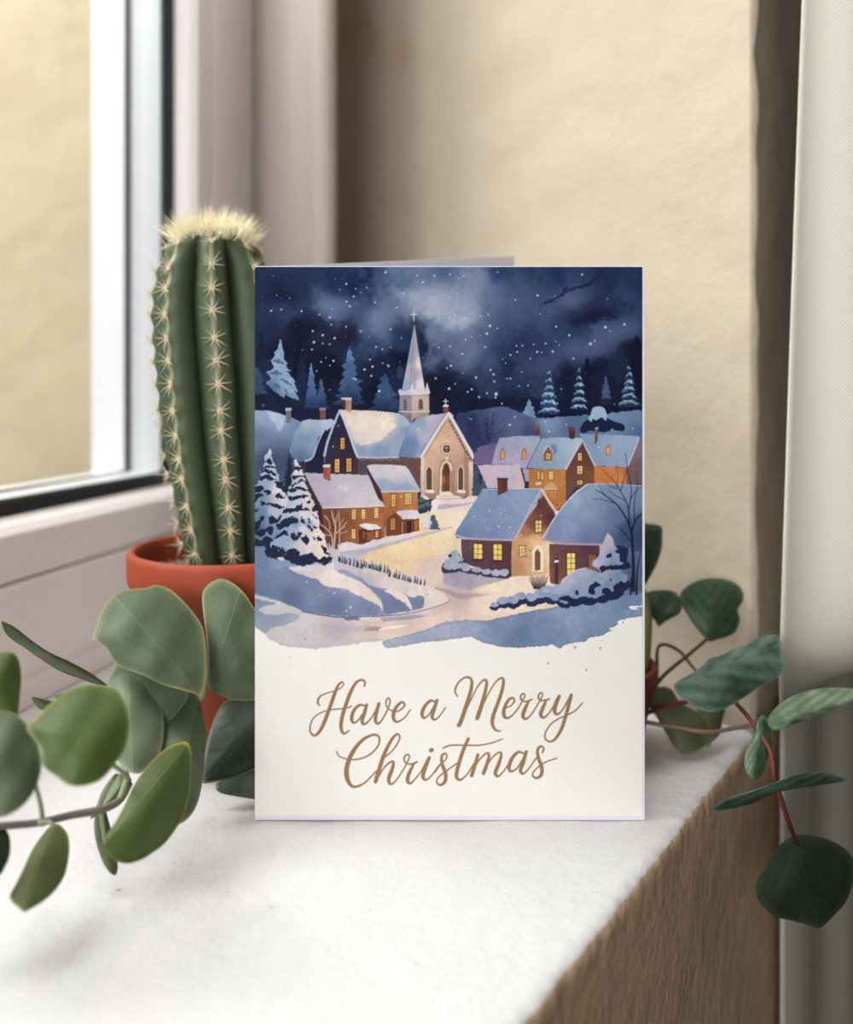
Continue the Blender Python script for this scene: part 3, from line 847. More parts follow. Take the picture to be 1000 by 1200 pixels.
    for q in ((654, 212, 674, 250), (650, 274, 678, 316), (650, 345, 678, 366)):
        P.window([(q[0], q[1]), (q[2], q[1] - 1), (q[2], q[3]), (q[0], q[3])], (250, 206, 136), (92, 56, 46), 2, 3)
    P.fill([(735, 278), (890, 280), (892, 362), (735, 362)], grad=[(760, 300, (216, 136, 74)), (850, 320, (226, 144, 80)), (880, 300, (180, 112, 76))], wob=.3)
    P.fill([(890, 270), (955, 140), (972, 190), (972, 365), (892, 362)], grad=[(950, 180, (130, 118, 134)), (920, 300, (120, 92, 96))], wob=.3)
    P.fill([(660, 118), (720, 120), (950, 130), (958, 140), (930, 210), (900, 280), (800, 278), (745, 276), (700, 190)], grad=[(700, 135, (140, 162, 202)), (860, 150, (156, 176, 210)), (780, 250, (150, 168, 206)), (880, 250, (150, 166, 202))], wob=.4)
    P.stroke([(950, 135, 1.6), (925, 210, 1.4), (895, 282, 1.4)], (196, 200, 220))
    P.fill([(740, 95), (752, 95), (752, 150), (740, 170), (735, 165)], (126, 84, 84), wob=.2)
    P.fill([(738, 88), (754, 86), (754, 98), (738, 98)], (180, 170, 186), wob=.2)
    P.fill([(790, 222), (790, 185), (802, 168), (812, 186), (812, 222)], (176, 112, 80), wob=.2)
    P.fill([(796, 216), (796, 188), (802, 180), (808, 190), (808, 216)], (246, 180, 110), wob=.2)
    # blue dusk on the right
    # --- front cottage
    P.fill([(85, 632), (335, 640), (330, 815), (250, 800), (90, 745)], grad=[(110, 660, (104, 76, 88)), (220, 680, (100, 66, 70)), (300, 760, (92, 62, 68)), (120, 730, (92, 70, 84))], wob=.3, tex=.08)
    P.brick([(90, 640), (330, 645), (328, 805), (92, 745)], (66, 44, 54), 12, .35)
    P.fill([(485, 420), (540, 500), (545, 520), (490, 620), (515, 700), (515, 810), (330, 812), (332, 640)], grad=[(480, 470, (104, 64, 62)), (430, 560, (126, 80, 70)), (520, 520, (96, 58, 60)), (380, 640, (226, 178, 130)), (440, 640, (240, 196, 146)), (350, 780, (200, 146, 112)), (430, 760, (236, 190, 146)), (490, 680, (250, 214, 170)), (400, 590, (176, 120, 92))], wob=.3, tex=.08, power=3)
    P.fill([(190, 390), (330, 388), (475, 386), (490, 400), (420, 510), (345, 638), (250, 634), (62, 628), (55, 605), (130, 480)], grad=[(210, 410, (140, 160, 202)), (400, 410, (150, 170, 208)), (140, 520, (132, 152, 196)), (300, 520, (140, 158, 202)), (110, 600, (112, 130, 180)), (240, 600, (124, 138, 190)), (420, 480, (146, 160, 204)), (340, 600, (160, 160, 204))], wob=.5)
    P.stroke([(58, 612, 2.2), (120, 628, 2.2), (240, 634, 2.2), (345, 636, 2.4)], (196, 172, 200))
    P.stroke([(478, 390, 2.4), (420, 490, 2.4), (370, 590, 2.6), (345, 632, 2.6)], (190, 190, 216))
    P.stroke([(480, 390, 2.4), (515, 450, 2.4), (552, 505, 2.4)], (236, 214, 212))
    P.stroke([(190, 390, 1.), (330, 387, 1.), (478, 386, 1.)], (206, 210, 228))
    P.fill([(262, 335), (312, 338), (312, 395), (290, 410), (264, 418)], grad=[(275, 370, (112, 66, 64)), (300, 370, (92, 52, 54))], wob=.2)
    P.fill([(260, 332), (314, 334), (314, 346), (262, 346)], (86, 52, 56), wob=.2)
    P.window([(146, 652), (190, 655), (190, 730), (146, 728)], (252, 214, 120), (84, 50, 44), 2, 3, 1.)
    P.window([(242, 655), (286, 656), (286, 735), (242, 734)], (252, 214, 120), (84, 50, 44), 2, 3, 1.)
    P.window([(446, 540), (480, 538), (480, 598), (446, 600)], (253, 220, 136), (92, 54, 44), 2, 3, 1.)
    P.window([(369, 664), (398, 662), (398, 714), (369, 716)], (253, 220, 136), (150, 96, 62), 2, 3, 1.)
    P.stroke([(140, 734, 1.), (194, 736, 1.)], (70, 44, 48), n=2)
    P.stroke([(238, 740, 1.), (290, 741, 1.)], (70, 44, 48), n=2)
    P.fill([(432, 788), (432, 690), (445, 668), (462, 660), (480, 672), (487, 692), (487, 790)], (252, 236, 214), wob=.2)
    P.fill([(444, 784), (444, 698), (458, 678), (472, 698), (472, 782)], grad=[(450, 740, (150, 98, 66)), (466, 740, (120, 76, 56))], wob=.2)
    P.dots([(424, 686, 2.)], (120, 76, 60))
    # right front house
    P.fill([(515, 655), (760, 655), (760, 830), (575, 860), (518, 845)], grad=[(540, 700, (120, 78, 76)), (600, 680, (104, 68, 74)), (700, 680, (92, 64, 76)), (560, 830, (132, 84, 74)), (680, 760, (104, 70, 74))], wob=.3, tex=.08)
    P.fill([(700, 364), (760, 362), (860, 364), (972, 372), (972, 700), (760, 660), (640, 655), (490, 640), (488, 620), (560, 500), (640, 400)], grad=[(720, 380, (150, 172, 208)), (640, 440, (160, 182, 214)), (860, 400, (136, 158, 198)), (700, 500, (140, 162, 202)), (600, 560, (146, 162, 204)), (560, 630, (140, 146, 194)), (700, 620, (112, 128, 178)), (860, 520, (100, 120, 168)), (940, 620, (66, 80, 126)), (860, 620, (80, 96, 144))], wob=.5)
    P.stroke([(488, 632, 2.2), (560, 652, 2.2), (660, 656, 2.2), (770, 658, 2.)], (190, 164, 190))
    P.stroke([(700, 364, 1.4), (620, 430, 1.4), (540, 530, 1.4), (488, 622, 1.6)], (226, 216, 222))
    P.stroke([(700, 364, 1.2), (800, 362, 1.2), (972, 372, 1.2)], (190, 196, 218))
    P.window([(600, 698), (643, 698), (643, 800), (600, 806)], (252, 214, 126), (84, 50, 46), 2, 4, 1.1)
    P.fill([(543, 705), (558, 705), (558, 850), (543, 845)], (82, 50, 50), wob=.2)
    P.fill([(541, 735), (560, 733), (560, 745), (541, 746)], (240, 230, 230), wob=.2)
    P.dots([(549, 715, 2.)], (220, 150, 90))
    P.fill([(698, 700), (755, 700), (755, 780), (698, 784)], (84, 56, 58), wob=.2)
    P.fill([(708, 708), (742, 708), (742, 778), (708, 780)], (140, 96, 78), wob=.2)
    # blue dusk behind the bare tree
    P.fill([(860, 560), (972, 480), (972, 900), (900, 900), (850, 700)], (50, 62, 108), wob=1, soft=4, alpha=.55)
    # left bush before the cottage
    P.bush([(55, 705, 24), (60, 735, 34), (30, 755, 30), (100, 765, 26)], (176, 186, 212), (52, 64, 100), 61)
    P.bush([(20, 770, 26), (60, 768, 28), (110, 778, 26), (160, 785, 24), (210, 795, 24), (255, 800, 26), (298, 800, 26)], (186, 180, 204), (58, 64, 98), 62)
    P.fill([(0, 800), (80, 790), (200, 815), (320, 825), (330, 840), (220, 850), (120, 880), (0, 850)], grad=[(60, 820, (168, 162, 188)), (240, 830, (196, 180, 192)), (20, 840, (190, 172, 186))], wob=.8, soft=.4)
    P.fill([(330, 818), (420, 810), (515, 800), (520, 850), (440, 870), (300, 890), (160, 885), (230, 850)], (252, 230, 208), wob=.8, soft=.3)
    # grey shadow lines on the lane
    P.f('F')
    P.fill([(0, 258), (60, 270), (100, 290), (180, 288), (260, 292), (180, 305), (110, 315), (60, 290), (0, 270)], (176, 150, 152), wob=.8, soft=.6, alpha=.6)
    P.stroke([(0, 380, .8), (60, 340, .7), (100, 320, .7)], (206, 176, 164), alpha=.6)
    for x0, x1, y in ((100, 160, 345), (60, 130, 360), (200, 250, 330), (20, 60, 385)):
        P.stroke([(x0, y, .8), ((x0 + x1) / 2, y + 4, .7), (x1, y - 2, .5)], (222, 190, 174), alpha=.7)
    # twigs by the door
    for k in range(14):
        x = 425 + k * 6.4
        P.stroke([(468 + (x - 468) * .5, 268, 1.), (468 + (x - 468) * .8, 240, .8), (x, 205 + 14 * r.random(), .5)], (70, 48, 56))
    # big blue shadow wash at the bottom
    wash = [(0, 430), (60, 415), (140, 408), (240, 410), (320, 392), (420, 370), (560, 345), (700, 330), (860, 290), (940, 280), (940, 345), (905, 342), (880, 345), (868, 352), (900, 362), (936, 366), (934, 385), (880, 395), (850, 408), (822, 412), (820, 432), (780, 446), (796, 452), (740, 480), (690, 488), (680, 502), (640, 508), (590, 520), (560, 536), (530, 520), (500, 524), (380, 532), (290, 528), (220, 510), (185, 498), (165, 480), (100, 490), (0, 508)]
    # white paper below the picture
    P.f('P')
    P.fill([(299, 726), (310, 742), (330, 756), (370, 760), (430, 752), (520, 744), (560, 742), (600, 752), (640, 756), (680, 742), (720, 726), (753, 716), (753, 957), (299, 957)], white, wob=1., tex=.006)
    P.f('E')
    P.fill([(38, 250), (60, 240), (85, 275), (60, 300), (40, 310)], (196, 198, 210), wob=.6)
    P.fill([(38, 310), (80, 330), (160, 350), (260, 395), (420, 430), (640, 455), (660, 425), (800, 420), (880, 425), (1000, 400), (1000, 450), (820, 490), (730, 525), (640, 535), (560, 542), (520, 535), (400, 540), (340, 560), (240, 572), (150, 555), (100, 530), (90, 510), (110, 485), (180, 470), (250, 440), (260, 415), (200, 405), (150, 418), (90, 415), (55, 395), (80, 375), (150, 362), (38, 330)], None,
           grad=[(110, 390, (200, 198, 208)), (150, 520, (212, 206, 208)), (300, 500, (206, 198, 202)), (450, 490, (200, 186, 190)), (560, 520, (226, 206, 198)), (680, 500, (236, 212, 200)), (760, 460, (228, 202, 192)), (900, 440, (238, 214, 202)), (300, 450, (214, 206, 210))], wob=.8, tex=.04)
    # left snow bank
    P.fill([(36, 180), (120, 200), (220, 180), (400, 175), (460, 200), (700, 225), (860, 265), (960, 310), (985, 345), (940, 372), (850, 395), (660, 418), (480, 425), (380, 415), (280, 400), (160, 350), (70, 320), (36, 300)],
           grad=[(80, 240, (120, 136, 176)), (60, 300, (110, 126, 170)), (200, 230, (128, 142, 182)), (200, 330, (104, 118, 162)), (320, 300, (130, 142, 180)), (420, 380, (112, 124, 168)), (560, 400, (130, 138, 178)), (860, 300, (238, 222, 216)), (940, 340, (240, 222, 212)), (700, 240, (228, 214, 214)), (500, 210, (206, 196, 206))], wob=.6, power=3)
    P.fill([(200, 190), (260, 182), (400, 180), (460, 212), (560, 260), (620, 310), (655, 350), (668, 400), (640, 370), (560, 330), (480, 290), (420, 285), (380, 275), (340, 245), (290, 230), (230, 208)], grad=[(260, 195, (214, 206, 216)), (400, 230, (238, 226, 222)), (600, 320, (240, 226, 220))], wob=1., soft=.2)
    P.fill([(440, 205), (480, 200), (560, 240), (600, 275), (680, 290), (760, 310), (800, 330), (855, 325), (862, 350), (850, 385), (740, 405), (672, 408), (655, 340), (600, 290), (540, 250)], grad=[(500, 220, (160, 166, 196)), (640, 300, (132, 142, 182)), (720, 380, (120, 130, 174)), (830, 360, (124, 134, 176))], wob=.8, smooth=True)
    P.fill([(672, 298), (720, 295), (765, 315), (795, 350), (802, 395), (770, 360), (720, 330)], (240, 226, 220), smooth=True, wob=.8)
    P.fill([(850, 300), (920, 300), (980, 335), (950, 362), (880, 370), (862, 340)], (244, 228, 218), wob=.8, soft=.4)
    P.dots([(880, 318, 3.)], (196, 180, 182), .7)
    P.stroke([(270, 400, 1.6), (380, 420, 1.8), (480, 428, 1.6), (660, 422, 1.4), (800, 408, 1.), (940, 372, .8), (995, 345, .7)], (76, 88, 136), alpha=.8)
    P.fill([(470, 430), (560, 425), (650, 435), (645, 452), (560, 442), (480, 445)], (96, 108, 150), wob=.8, alpha=.8)
    P.fill([(540, 432), (600, 426), (652, 432), (645, 452), (560, 444)], (232, 220, 224), wob=.6)
    P.fill([(650, 430), (780, 420), (860, 420), (885, 425), (800, 440), (660, 448)], (162, 160, 184), wob=.8, soft=.3, alpha=.8)
    P.fill([(575, 485), (620, 474), (660, 478), (640, 492), (590, 496)], (186, 158, 146), smooth=True, wob=.8)
    P.fill([(640, 485), (700, 472), (790, 466), (760, 476), (660, 492)], (250, 240, 232), wob=.6)
    P.fill([(355, 455), (600, 470), (580, 500), (360, 505)], (186, 180, 188), wob=1.5, soft=1, alpha=.6)
    # little grass tufts on the bank
    for k in range(46):
        t = k / 45
        x = 440 + 420 * t + 12 * (r.random() - .5)
        y = 150 + 120 * t ** .9 + (-12 if .3 < t < .6 else 0)
        h = 14 + 26 * r.random()
        P.stroke([(x, y, 2.2), (x + 3, y - h * .5, 1.6), (x + 6 * (r.random() - .5), y - h, .6)], (66, 78, 112) if k % 3 else (92, 104, 134))
    P.f('F')
    P.fill(wash, grad=[(60, 450, (176, 176, 202)), (160, 440, (160, 168, 198)), (300, 430, (128, 144, 186)), (390, 460, (104, 124, 172)), (480, 430, (122, 142, 184)), (560, 500, (120, 142, 184)), (640, 400, (144, 162, 198)), (760, 420, (132, 154, 194)), (860, 320, (112, 134, 180)), (900, 372, (130, 152, 192)), (560, 360, (150, 160, 196)), (280, 410, (140, 152, 190))], wob=.9, tex=.07, edge=.35)
    P.f('E')
    P.fill([(660, 548), (700, 535), (820, 505), (900, 480), (1000, 455), (1000, 530), (860, 550), (740, 572), (690, 578), (668, 570)], grad=[(720, 550, (176, 176, 200)), (860, 520, (164, 170, 200)), (980, 480, (176, 178, 204))], wob=.7, edge=.3)
    # splashes
    P.dots([(265, 560, 2.2), (283, 533, 2.6), (210, 623, 1.8), (270, 515, 1.4)], (150, 160, 190), .8)
    P.f('F')
    P.dots([(630, 531, 3.2), (744, 535, 2.8), (509, 602, 2.6), (680, 632, 2.4), (846, 418, 2.2), (752, 499, 1.2)], (140, 164, 200), .9)
    # front right hedge and fir
    P.f('D')
    P.bush([(700, 905, 42), (760, 890, 46), (820, 870, 50), (860, 830, 46), (640, 915, 38), (590, 930, 34)], (136, 158, 198), (36, 46, 84), 71)
    P.bush([(250, 955, 22), (290, 935, 30), (340, 930, 34), (375, 915, 32), (430, 920, 34), (470, 905, 36), (530, 905, 40)], (158, 166, 200), (44, 52, 90), 72)
    P.bush([(600, 840, 30), (650, 820, 40), (690, 810, 40), (640, 870, 50), (700, 860, 60), (560, 885, 40), (500, 880, 30)], (160, 172, 206), (140, 156, 196), 73)
    P.fill([(570, 850), (620, 800), (690, 775), (750, 790), (790, 830), (720, 850), (690, 900), (600, 895), (540, 890)], grad=[(600, 830, (190, 186, 212)), (680, 800, (176, 182, 212)), (640, 880, (140, 160, 200)), (740, 820, (150, 168, 204))], smooth=True, wob=.8)
    P.stroke([(575, 845, 1.2), (610, 805, 1.4), (660, 780, 1.4), (700, 772, 1.2)], (236, 214, 214))
    for q in ([(700, 880), (740, 840), (765, 855), (740, 870), (730, 900)], [(640, 900), (650, 875), (660, 900)], [(770, 890), (800, 870), (830, 895), (800, 905)], [(560, 925), (600, 905), (640, 920), (700, 910), (760, 930), (640, 940)], [(830, 860), (870, 840), (890, 880), (850, 900)]):
        P.fill(q, (34, 44, 82), smooth=True, wob=1.4)
    P.snowtree(805, 605, 800, 92, (150, 172, 210), (34, 44, 82), 4, 77, body=False)
    P.fill([(850, 660), (905, 680), (895, 720), (910, 770), (850, 780), (780, 775), (760, 790), (800, 760), (860, 740), (850, 700)], (34, 44, 82), smooth=True, wob=1.6)
    P.fill([(800, 605), (825, 630), (835, 660), (855, 690), (860, 740), (880, 750), (830, 765), (770, 770), (730, 765), (725, 745), (750, 720), (765, 680), (782, 640)], grad=[(800, 620, (214, 202, 216)), (770, 690, (206, 198, 216)), (740, 750, (190, 190, 214)), (830, 700, (140, 164, 204)), (820, 750, (126, 150, 194))], smooth=True, wob=.8)
    for q in ([(790, 710), (815, 700), (820, 716), (800, 720)], [(760, 768), (800, 762), (880, 760), (870, 776), (800, 782), (770, 795)], [(835, 690), (855, 680), (860, 700)]):
        P.fill(q, (34, 44, 82), smooth=True, wob=1.2)
    # bare tree on the right edge
    tr = (34, 36, 66)
    for pts in ([(925, 880, 4.2), (925, 760, 3.6), (920, 660, 3.2), (915, 600, 2.8), (895, 540, 2.), (850, 470, 1.5), (790, 420, 1.1), (740, 390, .7)], [(915, 600, 2.4), (935, 540, 1.8), (975, 500, 1.4)], [(905, 560, 1.8), (900, 480, 1.4), (870, 410, 1.), (830, 350, .7), (770, 290, .5)], [(900, 500, 1.2), (915, 400, 1.), (900, 300, .7), (885, 210, .5)],
                [(918, 650, 1.6), (880, 600, 1.1), (835, 565, .7)], [(940, 900, 2.4), (945, 780, 1.6), (960, 700, 1.)], [(912, 900, 2.), (915, 820, 1.6)], [(880, 440, .9), (840, 420, .7), (800, 390, .5)], [(860, 400, .8), (880, 340, .6), (895, 270, .5)], [(930, 560, 1.1), (930, 450, .9), (945, 370, .6), (940, 300, .5)], [(830, 455, .8), (780, 440, .6), (730, 435, .5)], [(875, 600, .8), (860, 560, .6)], [(850, 390, .7), (810, 370, .5), (780, 345, .5)], [(910, 440, .8), (935, 400, .6), (970, 370, .5)], [(845, 380, .6), (850, 320, .5), (840, 280, .4)], [(790, 420, .6), (770, 395, .4), (760, 370, .4)]):
        P.stroke(pts, tr)
    P.f('F')
    P.fill([(868, 350), (900, 344), (938, 338), (938, 352), (915, 350), (900, 356), (925, 364), (880, 360)], (248, 244, 240), wob=.8)
    # --- front-left snowy firs (zoom frame L)
    P.f('L')
    dk = (38, 44, 72)
    P.silhouette(332, 135, 520, 60, (40, 46, 72), 8, 81)
    P.fill([(30, 940), (60, 900), (110, 960), (140, 1080), (200, 1060), (330, 1110), (420, 1140), (560, 1120), (690, 1140), (700, 1080), (500, 900), (100, 860)], (36, 44, 76), wob=2.)
    P.fill([(158, 108), (185, 180), (205, 230), (222, 275), (205, 290), (248, 345), (230, 375), (268, 430), (300, 500), (330, 560), (345, 640), (330, 800), (250, 900), (140, 940), (60, 920), (30, 860), (30, 500), (50, 430), (90, 370), (75, 325), (110, 300), (98, 262), (120, 225), (108, 190), (135, 165)],
           grad=[(160, 130, (216, 214, 224)), (140, 190, (170, 188, 218)), (180, 250, (196, 204, 222)), (130, 320, (178, 192, 218)), (230, 360, (180, 192, 216)), (120, 420, (140, 164, 204)), (230, 470, (230, 218, 218)), (260, 560, (216, 210, 220)), (90, 550, (120, 146, 190)), (200, 660, (190, 194, 216)), (80, 680, (108, 132, 178)), (150, 860, (120, 142, 184)), (50, 800, (86, 106, 154))], wob=1.6, power=3)
    dark1 = [[(120, 225), (165, 205), (200, 240), (170, 250), (140, 240)], [(100, 280), (160, 262), (215, 285), (170, 292)], [(78, 330), (130, 298), (180, 315), (235, 350), (190, 345), (140, 335)], [(75, 385), (130, 350), (200, 370), (210, 390), (120, 400), (90, 410)], [(200, 420), (250, 400), (280, 450), (300, 490), (250, 470), (220, 440)], [(30, 470), (80, 445), (112, 470), (90, 500), (50, 500)], [(118, 490), (150, 478), (168, 505), (145, 525)], [(205, 530), (250, 515), (300, 540), (250, 552), (215, 548)], [(30, 540), (70, 510), (110, 520), (60, 570), (45, 600)], [(85, 590), (115, 575), (125, 600), (100, 615)], [(130, 605), (175, 600), (170, 620), (140, 620)], [(180, 600), (230, 605), (290, 620), (260, 640), (200, 640), (175, 620)], [(70, 720), (110, 705), (125, 735), (95, 755)], [(150, 720), (180, 700), (225, 730), (245, 690), (262, 720), (230, 765), (180, 780), (155, 760)], [(30, 660), (60, 640), (70, 660), (40, 700)], [(40, 800), (80, 740), (90, 780), (60, 840), (110, 820), (120, 860), (60, 890)], [(110, 830), (170, 790), (200, 830), (180, 870), (130, 850)], [(95, 900), (150, 880), (190, 920), (180, 1000), (130, 980)]]
    for q in dark1:
        P.fill(q, dk, smooth=True, wob=2.)
    P.fill([(396, 210), (408, 250), (432, 275), (425, 300), (462, 335), (450, 360), (480, 395), (470, 420), (505, 465), (490, 490), (530, 535), (545, 600), (570, 620), (585, 690), (610, 760), (600, 800), (640, 880), (660, 960), (700, 1050), (640, 1090), (560, 1080), (460, 1050), (400, 1060), (330, 1020), (260, 1000), (170, 1000), (160, 970), (210, 900), (260, 850), (240, 780), (310, 690), (285, 650), (330, 560), (318, 510), (340, 450), (360, 400), (350, 370), (385, 300), (370, 240)],
           grad=[(396, 240, (226, 220, 226)), (400, 320, (220, 216, 226)), (400, 390, (190, 200, 222)), (460, 450, (220, 212, 220)), (400, 500, (196, 200, 220)), (500, 560, (230, 216, 216)), (360, 580, (180, 190, 216)), (460, 690, (226, 214, 218)), (340, 690, (190, 194, 216)), (560, 720, (240, 224, 218)), (460, 820, (228, 216, 220)), (380, 760, (124, 146, 190)), (330, 850, (150, 166, 204)), (580, 870, (240, 224, 216)), (500, 960, (238, 222, 218)), (620, 980, (242, 226, 216)), (260, 940, (150, 166, 204)), (420, 1000, (206, 200, 214)), (500, 780, (140, 160, 200))], wob=1.6, power=3)
    dark2 = [[(355, 365), (390, 345), (440, 345), (462, 370), (420, 365), (380, 385)], [(370, 280), (400, 270), (430, 290), (410, 310)], [(350, 440), (400, 420), (430, 395), (480, 405), (430, 420), (390, 445), (360, 455)], [(330, 470), (380, 465), (440, 455), (490, 470), (500, 490), (440, 480), (390, 490), (340, 490)], [(330, 545), (380, 535), (430, 530), (470, 520), (520, 540), (470, 545), (420, 560), (370, 580), (335, 575)], [(480, 585), (520, 580), (515, 600), (490, 600)], [(282, 660), (330, 640), (390, 640), (440, 605), (450, 635), (505, 650), (495, 670), (440, 660), (380, 670), (330, 690), (285, 690)], [(530, 640), (570, 615), (590, 640), (575, 675), (540, 665)], [(545, 690), (580, 710), (585, 730), (555, 715)], [(440, 720), (460, 735), (462, 770), (447, 755)], [(240, 780), (290, 740), (350, 720), (410, 730), (410, 765), (350, 780), (290, 810), (250, 830), (230, 810)], [(505, 735), (525, 725), (530, 760), (515, 768)], [(490, 790), (515, 790), (542, 830), (530, 845), (500, 820)], [(550, 785), (575, 795), (585, 820), (560, 815)], [(345, 880), (390, 860), (420, 890), (410, 920), (370, 920)], [(415, 850), (438, 850), (440, 890), (425, 905)], [(440, 895), (490, 885), (515, 930), (480, 950), (445, 925)], [(535, 900), (562, 905), (560, 925), (540, 920)], [(575, 900), (610, 895), (630, 920), (590, 930)], [(620, 965), (650, 985), (690, 1030), (695, 1050), (660, 1040), (630, 1000)], [(160, 990), (200, 960), (240, 980), (300, 1000), (330, 1050), (290, 1090), (230, 1090), (150, 1070)], [(320, 1030), (360, 1000), (410, 1020), (420, 1060), (440, 1090), (420, 1140), (370, 1120), (340, 1070)], [(430, 1080), (480, 1040), (560, 1050), (580, 1110), (530, 1120), (470, 1130)], [(590, 1120), (620, 1060), (680, 1080), (690, 1130), (640, 1145)], [(200, 900), (240, 860), (300, 840), (320, 880), (270, 890)], [(580, 850), (595, 852), (592, 862)]]
    for q in dark2:
        P.fill(q, dk, smooth=True, wob=2.)
    for q in ([(225, 1070), (260, 1065), (300, 1090), (260, 1105)], [(330, 1160), (400, 1150), (560, 1130), (640, 1150), (720, 1100), (740, 1180), (600, 1190), (400, 1190)]):
        P.fill(q, (226, 216, 222), wob=1.5, soft=.4)
    P.dots([(240, 1010, 1.6), (300, 1045, 1.4), (205, 960, 1.6), (530, 968, 1.2), (130, 175, 1.2)], (170, 186, 214))
    # --- snow in the air
    P.f('A')
    fl = [(128, 140, 1.), (485, 180, 2.4), (431, 155, 1.2), (452, 208, 1.5), (530, 203, 1.8), (584, 198, 1.8), (556, 222, 1.2), (521, 241, 2.2), (486, 266, 2.4), (501, 289, 2.4), (416, 303, 1.6), (404, 344, 2.6), (354, 330, 1.8), (388, 355, 1.), (411, 379, 2.), (484, 389, 2.), (321, 410, 2.4), (370, 430, 2.6), (428, 444, 2.8), (327, 464, 2.8), (370, 470, 1.8), (404, 474, 2.), (317, 499, 2.), (118, 311, 2.4), (168, 305, 2.), (266, 313, 2.2), (146, 236, 1.4), (208, 250, 1.3), (624, 271, 2.2), (676, 123, 2.8), (830, 139, 2.), (914, 141, 2.), (858, 173, 2.6), (762, 224, 1.8), (730, 295, 2.), (555, 411, 2.), (596, 437, 1.2), (700, 401, 2.2), (630, 487, 2.2), (660, 498, 1.8), (700, 489, 1.4), (753, 443, 1.6), (600, 548, 2.), (574, 597, 2.8), (612, 583, 2.6), (606, 628, 2.4), (662, 566, 1.8), (422, 555, 2.6), (385, 540, 1.6), (362, 560, 2.), (340, 604, 1.8), (405, 577, 1.8), (520, 640, 2.), (645, 702, 3.), (530, 645, 2.), (404, 696, 1.4), (986, 690, 2.6), (740, 700, 1.5), (690, 580, 2.4), (988, 245, 1.8), (988, 345, 2.), (960, 305, 1.2), (935, 490, 1.8), (940, 350, 1.2), (976, 590, 1.8), (920, 640, 2.2), (860, 540, 1.), (745, 560, 1.)]
    P.dots(fl, (206, 212, 232), .95)
    P.f('B')
    fl = [(30, 128, 2.), (95, 135, 1.8), (70, 148, 1.6), (253, 118, 1.6), (648, 129, 2.4), (440, 227, 2.6), (336, 247, 1.8), (521, 231, 1.6), (767, 243, 1.4), (30, 332, 2.), (53, 318, 1.8), (99, 335, 2.4), (173, 323, 1.8), (209, 316, 1.8), (217, 369, 3.), (203, 405, 3.), (252, 381, 1.8), (171, 414, 1.2), (132, 421, 1.4), (103, 434, 1.8), (82, 383, 1.6), (32, 465, 2.), (87, 500, 2.4), (195, 469, 2.2), (341, 463, 1.8), (369, 461, 2.), (345, 491, 2.2), (313, 505, 2.2), (422, 456, 1.8), (478, 452, 2.2), (438, 491, 2.6), (460, 493, 1.5), (511, 489, 2.6), (527, 373, 2.2), (588, 413, 2.6), (525, 442, 1.5), (541, 460, 1.5), (757, 375, 3.2), (846, 363, 2.8), (687, 453, 3.4), (707, 440, 2.), (608, 522, 2.2), (779, 394, 1.4), (453, 314, 1.4), (34, 555, 2.6), (152, 611, 2.6), (220, 575, 2.2), (234, 596, 2.4), (237, 629, 2.2), (297, 616, 1.8), (313, 615, 2.2), (277, 524, 1.5), (291, 543, 1.6), (366, 585, 1.6), (406, 522, 1.8), (246, 688, 4.), (243, 704, 2.4), (26, 663, 2.8), (132, 666, 2.6), (113, 678, 2.2), (203, 684, 2.2), (166, 702, 2.4), (395, 648, 2.), (273, 733, 2.), (353, 650, 1.6), (55, 640, 1.6), (90, 590, 1.4), (310, 832, 2.8), (334, 795, 2.), (493, 863, 2.6), (573, 830, 1.8), (475, 817, 2.2), (727, 938, 2.4), (885, 848, 1.6), (800, 735, 1.4), (860, 645, 1.2), (550, 664, 1.6), (130, 805, 1.6)]
    P.dots(fl, (206, 212, 232), .95)
    P.f('P')
    for k in range(230):
        x, y = 300 + 452 * r.random(), 316 + 170 * r.random()
        P.dots([(x, y, .5 + .7 * r.random() ** 2)], (170, 182, 212), .6)
    for k in range(90):
        x, y = 300 + 452 * r.random(), 480 + 210 * r.random()
        P.dots([(x, y, .6 + .9 * r.random() ** 2)], (226, 226, 236), .55)
    P.f('D')
    P.dots([(225, 492, 1.8), (280, 505, 1.4), (268, 570, 2.4), (322, 575, 2.), (200, 545, 1.6), (150, 520, 1.4), (300, 490, 1.6), (215, 580, 1.4), (330, 520, 1.2), (240, 460, 1.2), (380, 610, 1.6), (430, 640, 1.8), (400, 700, 1.4), (475, 515, 1.6)], (222, 228, 242), .9)
    P.f('C')
    P.dots([(800, 832, 4.), (745, 890, 2.4), (908, 842, 3.), (420, 347, 1.8), (446, 246, 1.6), (836, 263, 2.), (530, 240, 1.6), (750, 590, 2.), (575, 550, 2.)], (250, 240, 224), .8)
    P.f('E')
    P.dots([(292, 256, 2.), (358, 320, 1.6), (426, 311, 2.4), (505, 380, 3.), (485, 398, 2.4), (395, 300, 1.4)], (206, 212, 228), .9)
    # the wash is a greyed indigo rather than a pure blue
    im = np.clip(P.img, 0, 255)
    lum = (im @ np.array([.3, .59, .11], np.float32))[..., None]
    k = np.clip((im[..., 2:3] - im[..., 0:1]) / 60, 0, 1)
    P.img = im + k * ((lum - im) * .17 + np.array([-3, 1, -1], np.float32))
    # --- lettering
    ink = (160, 125, 94)
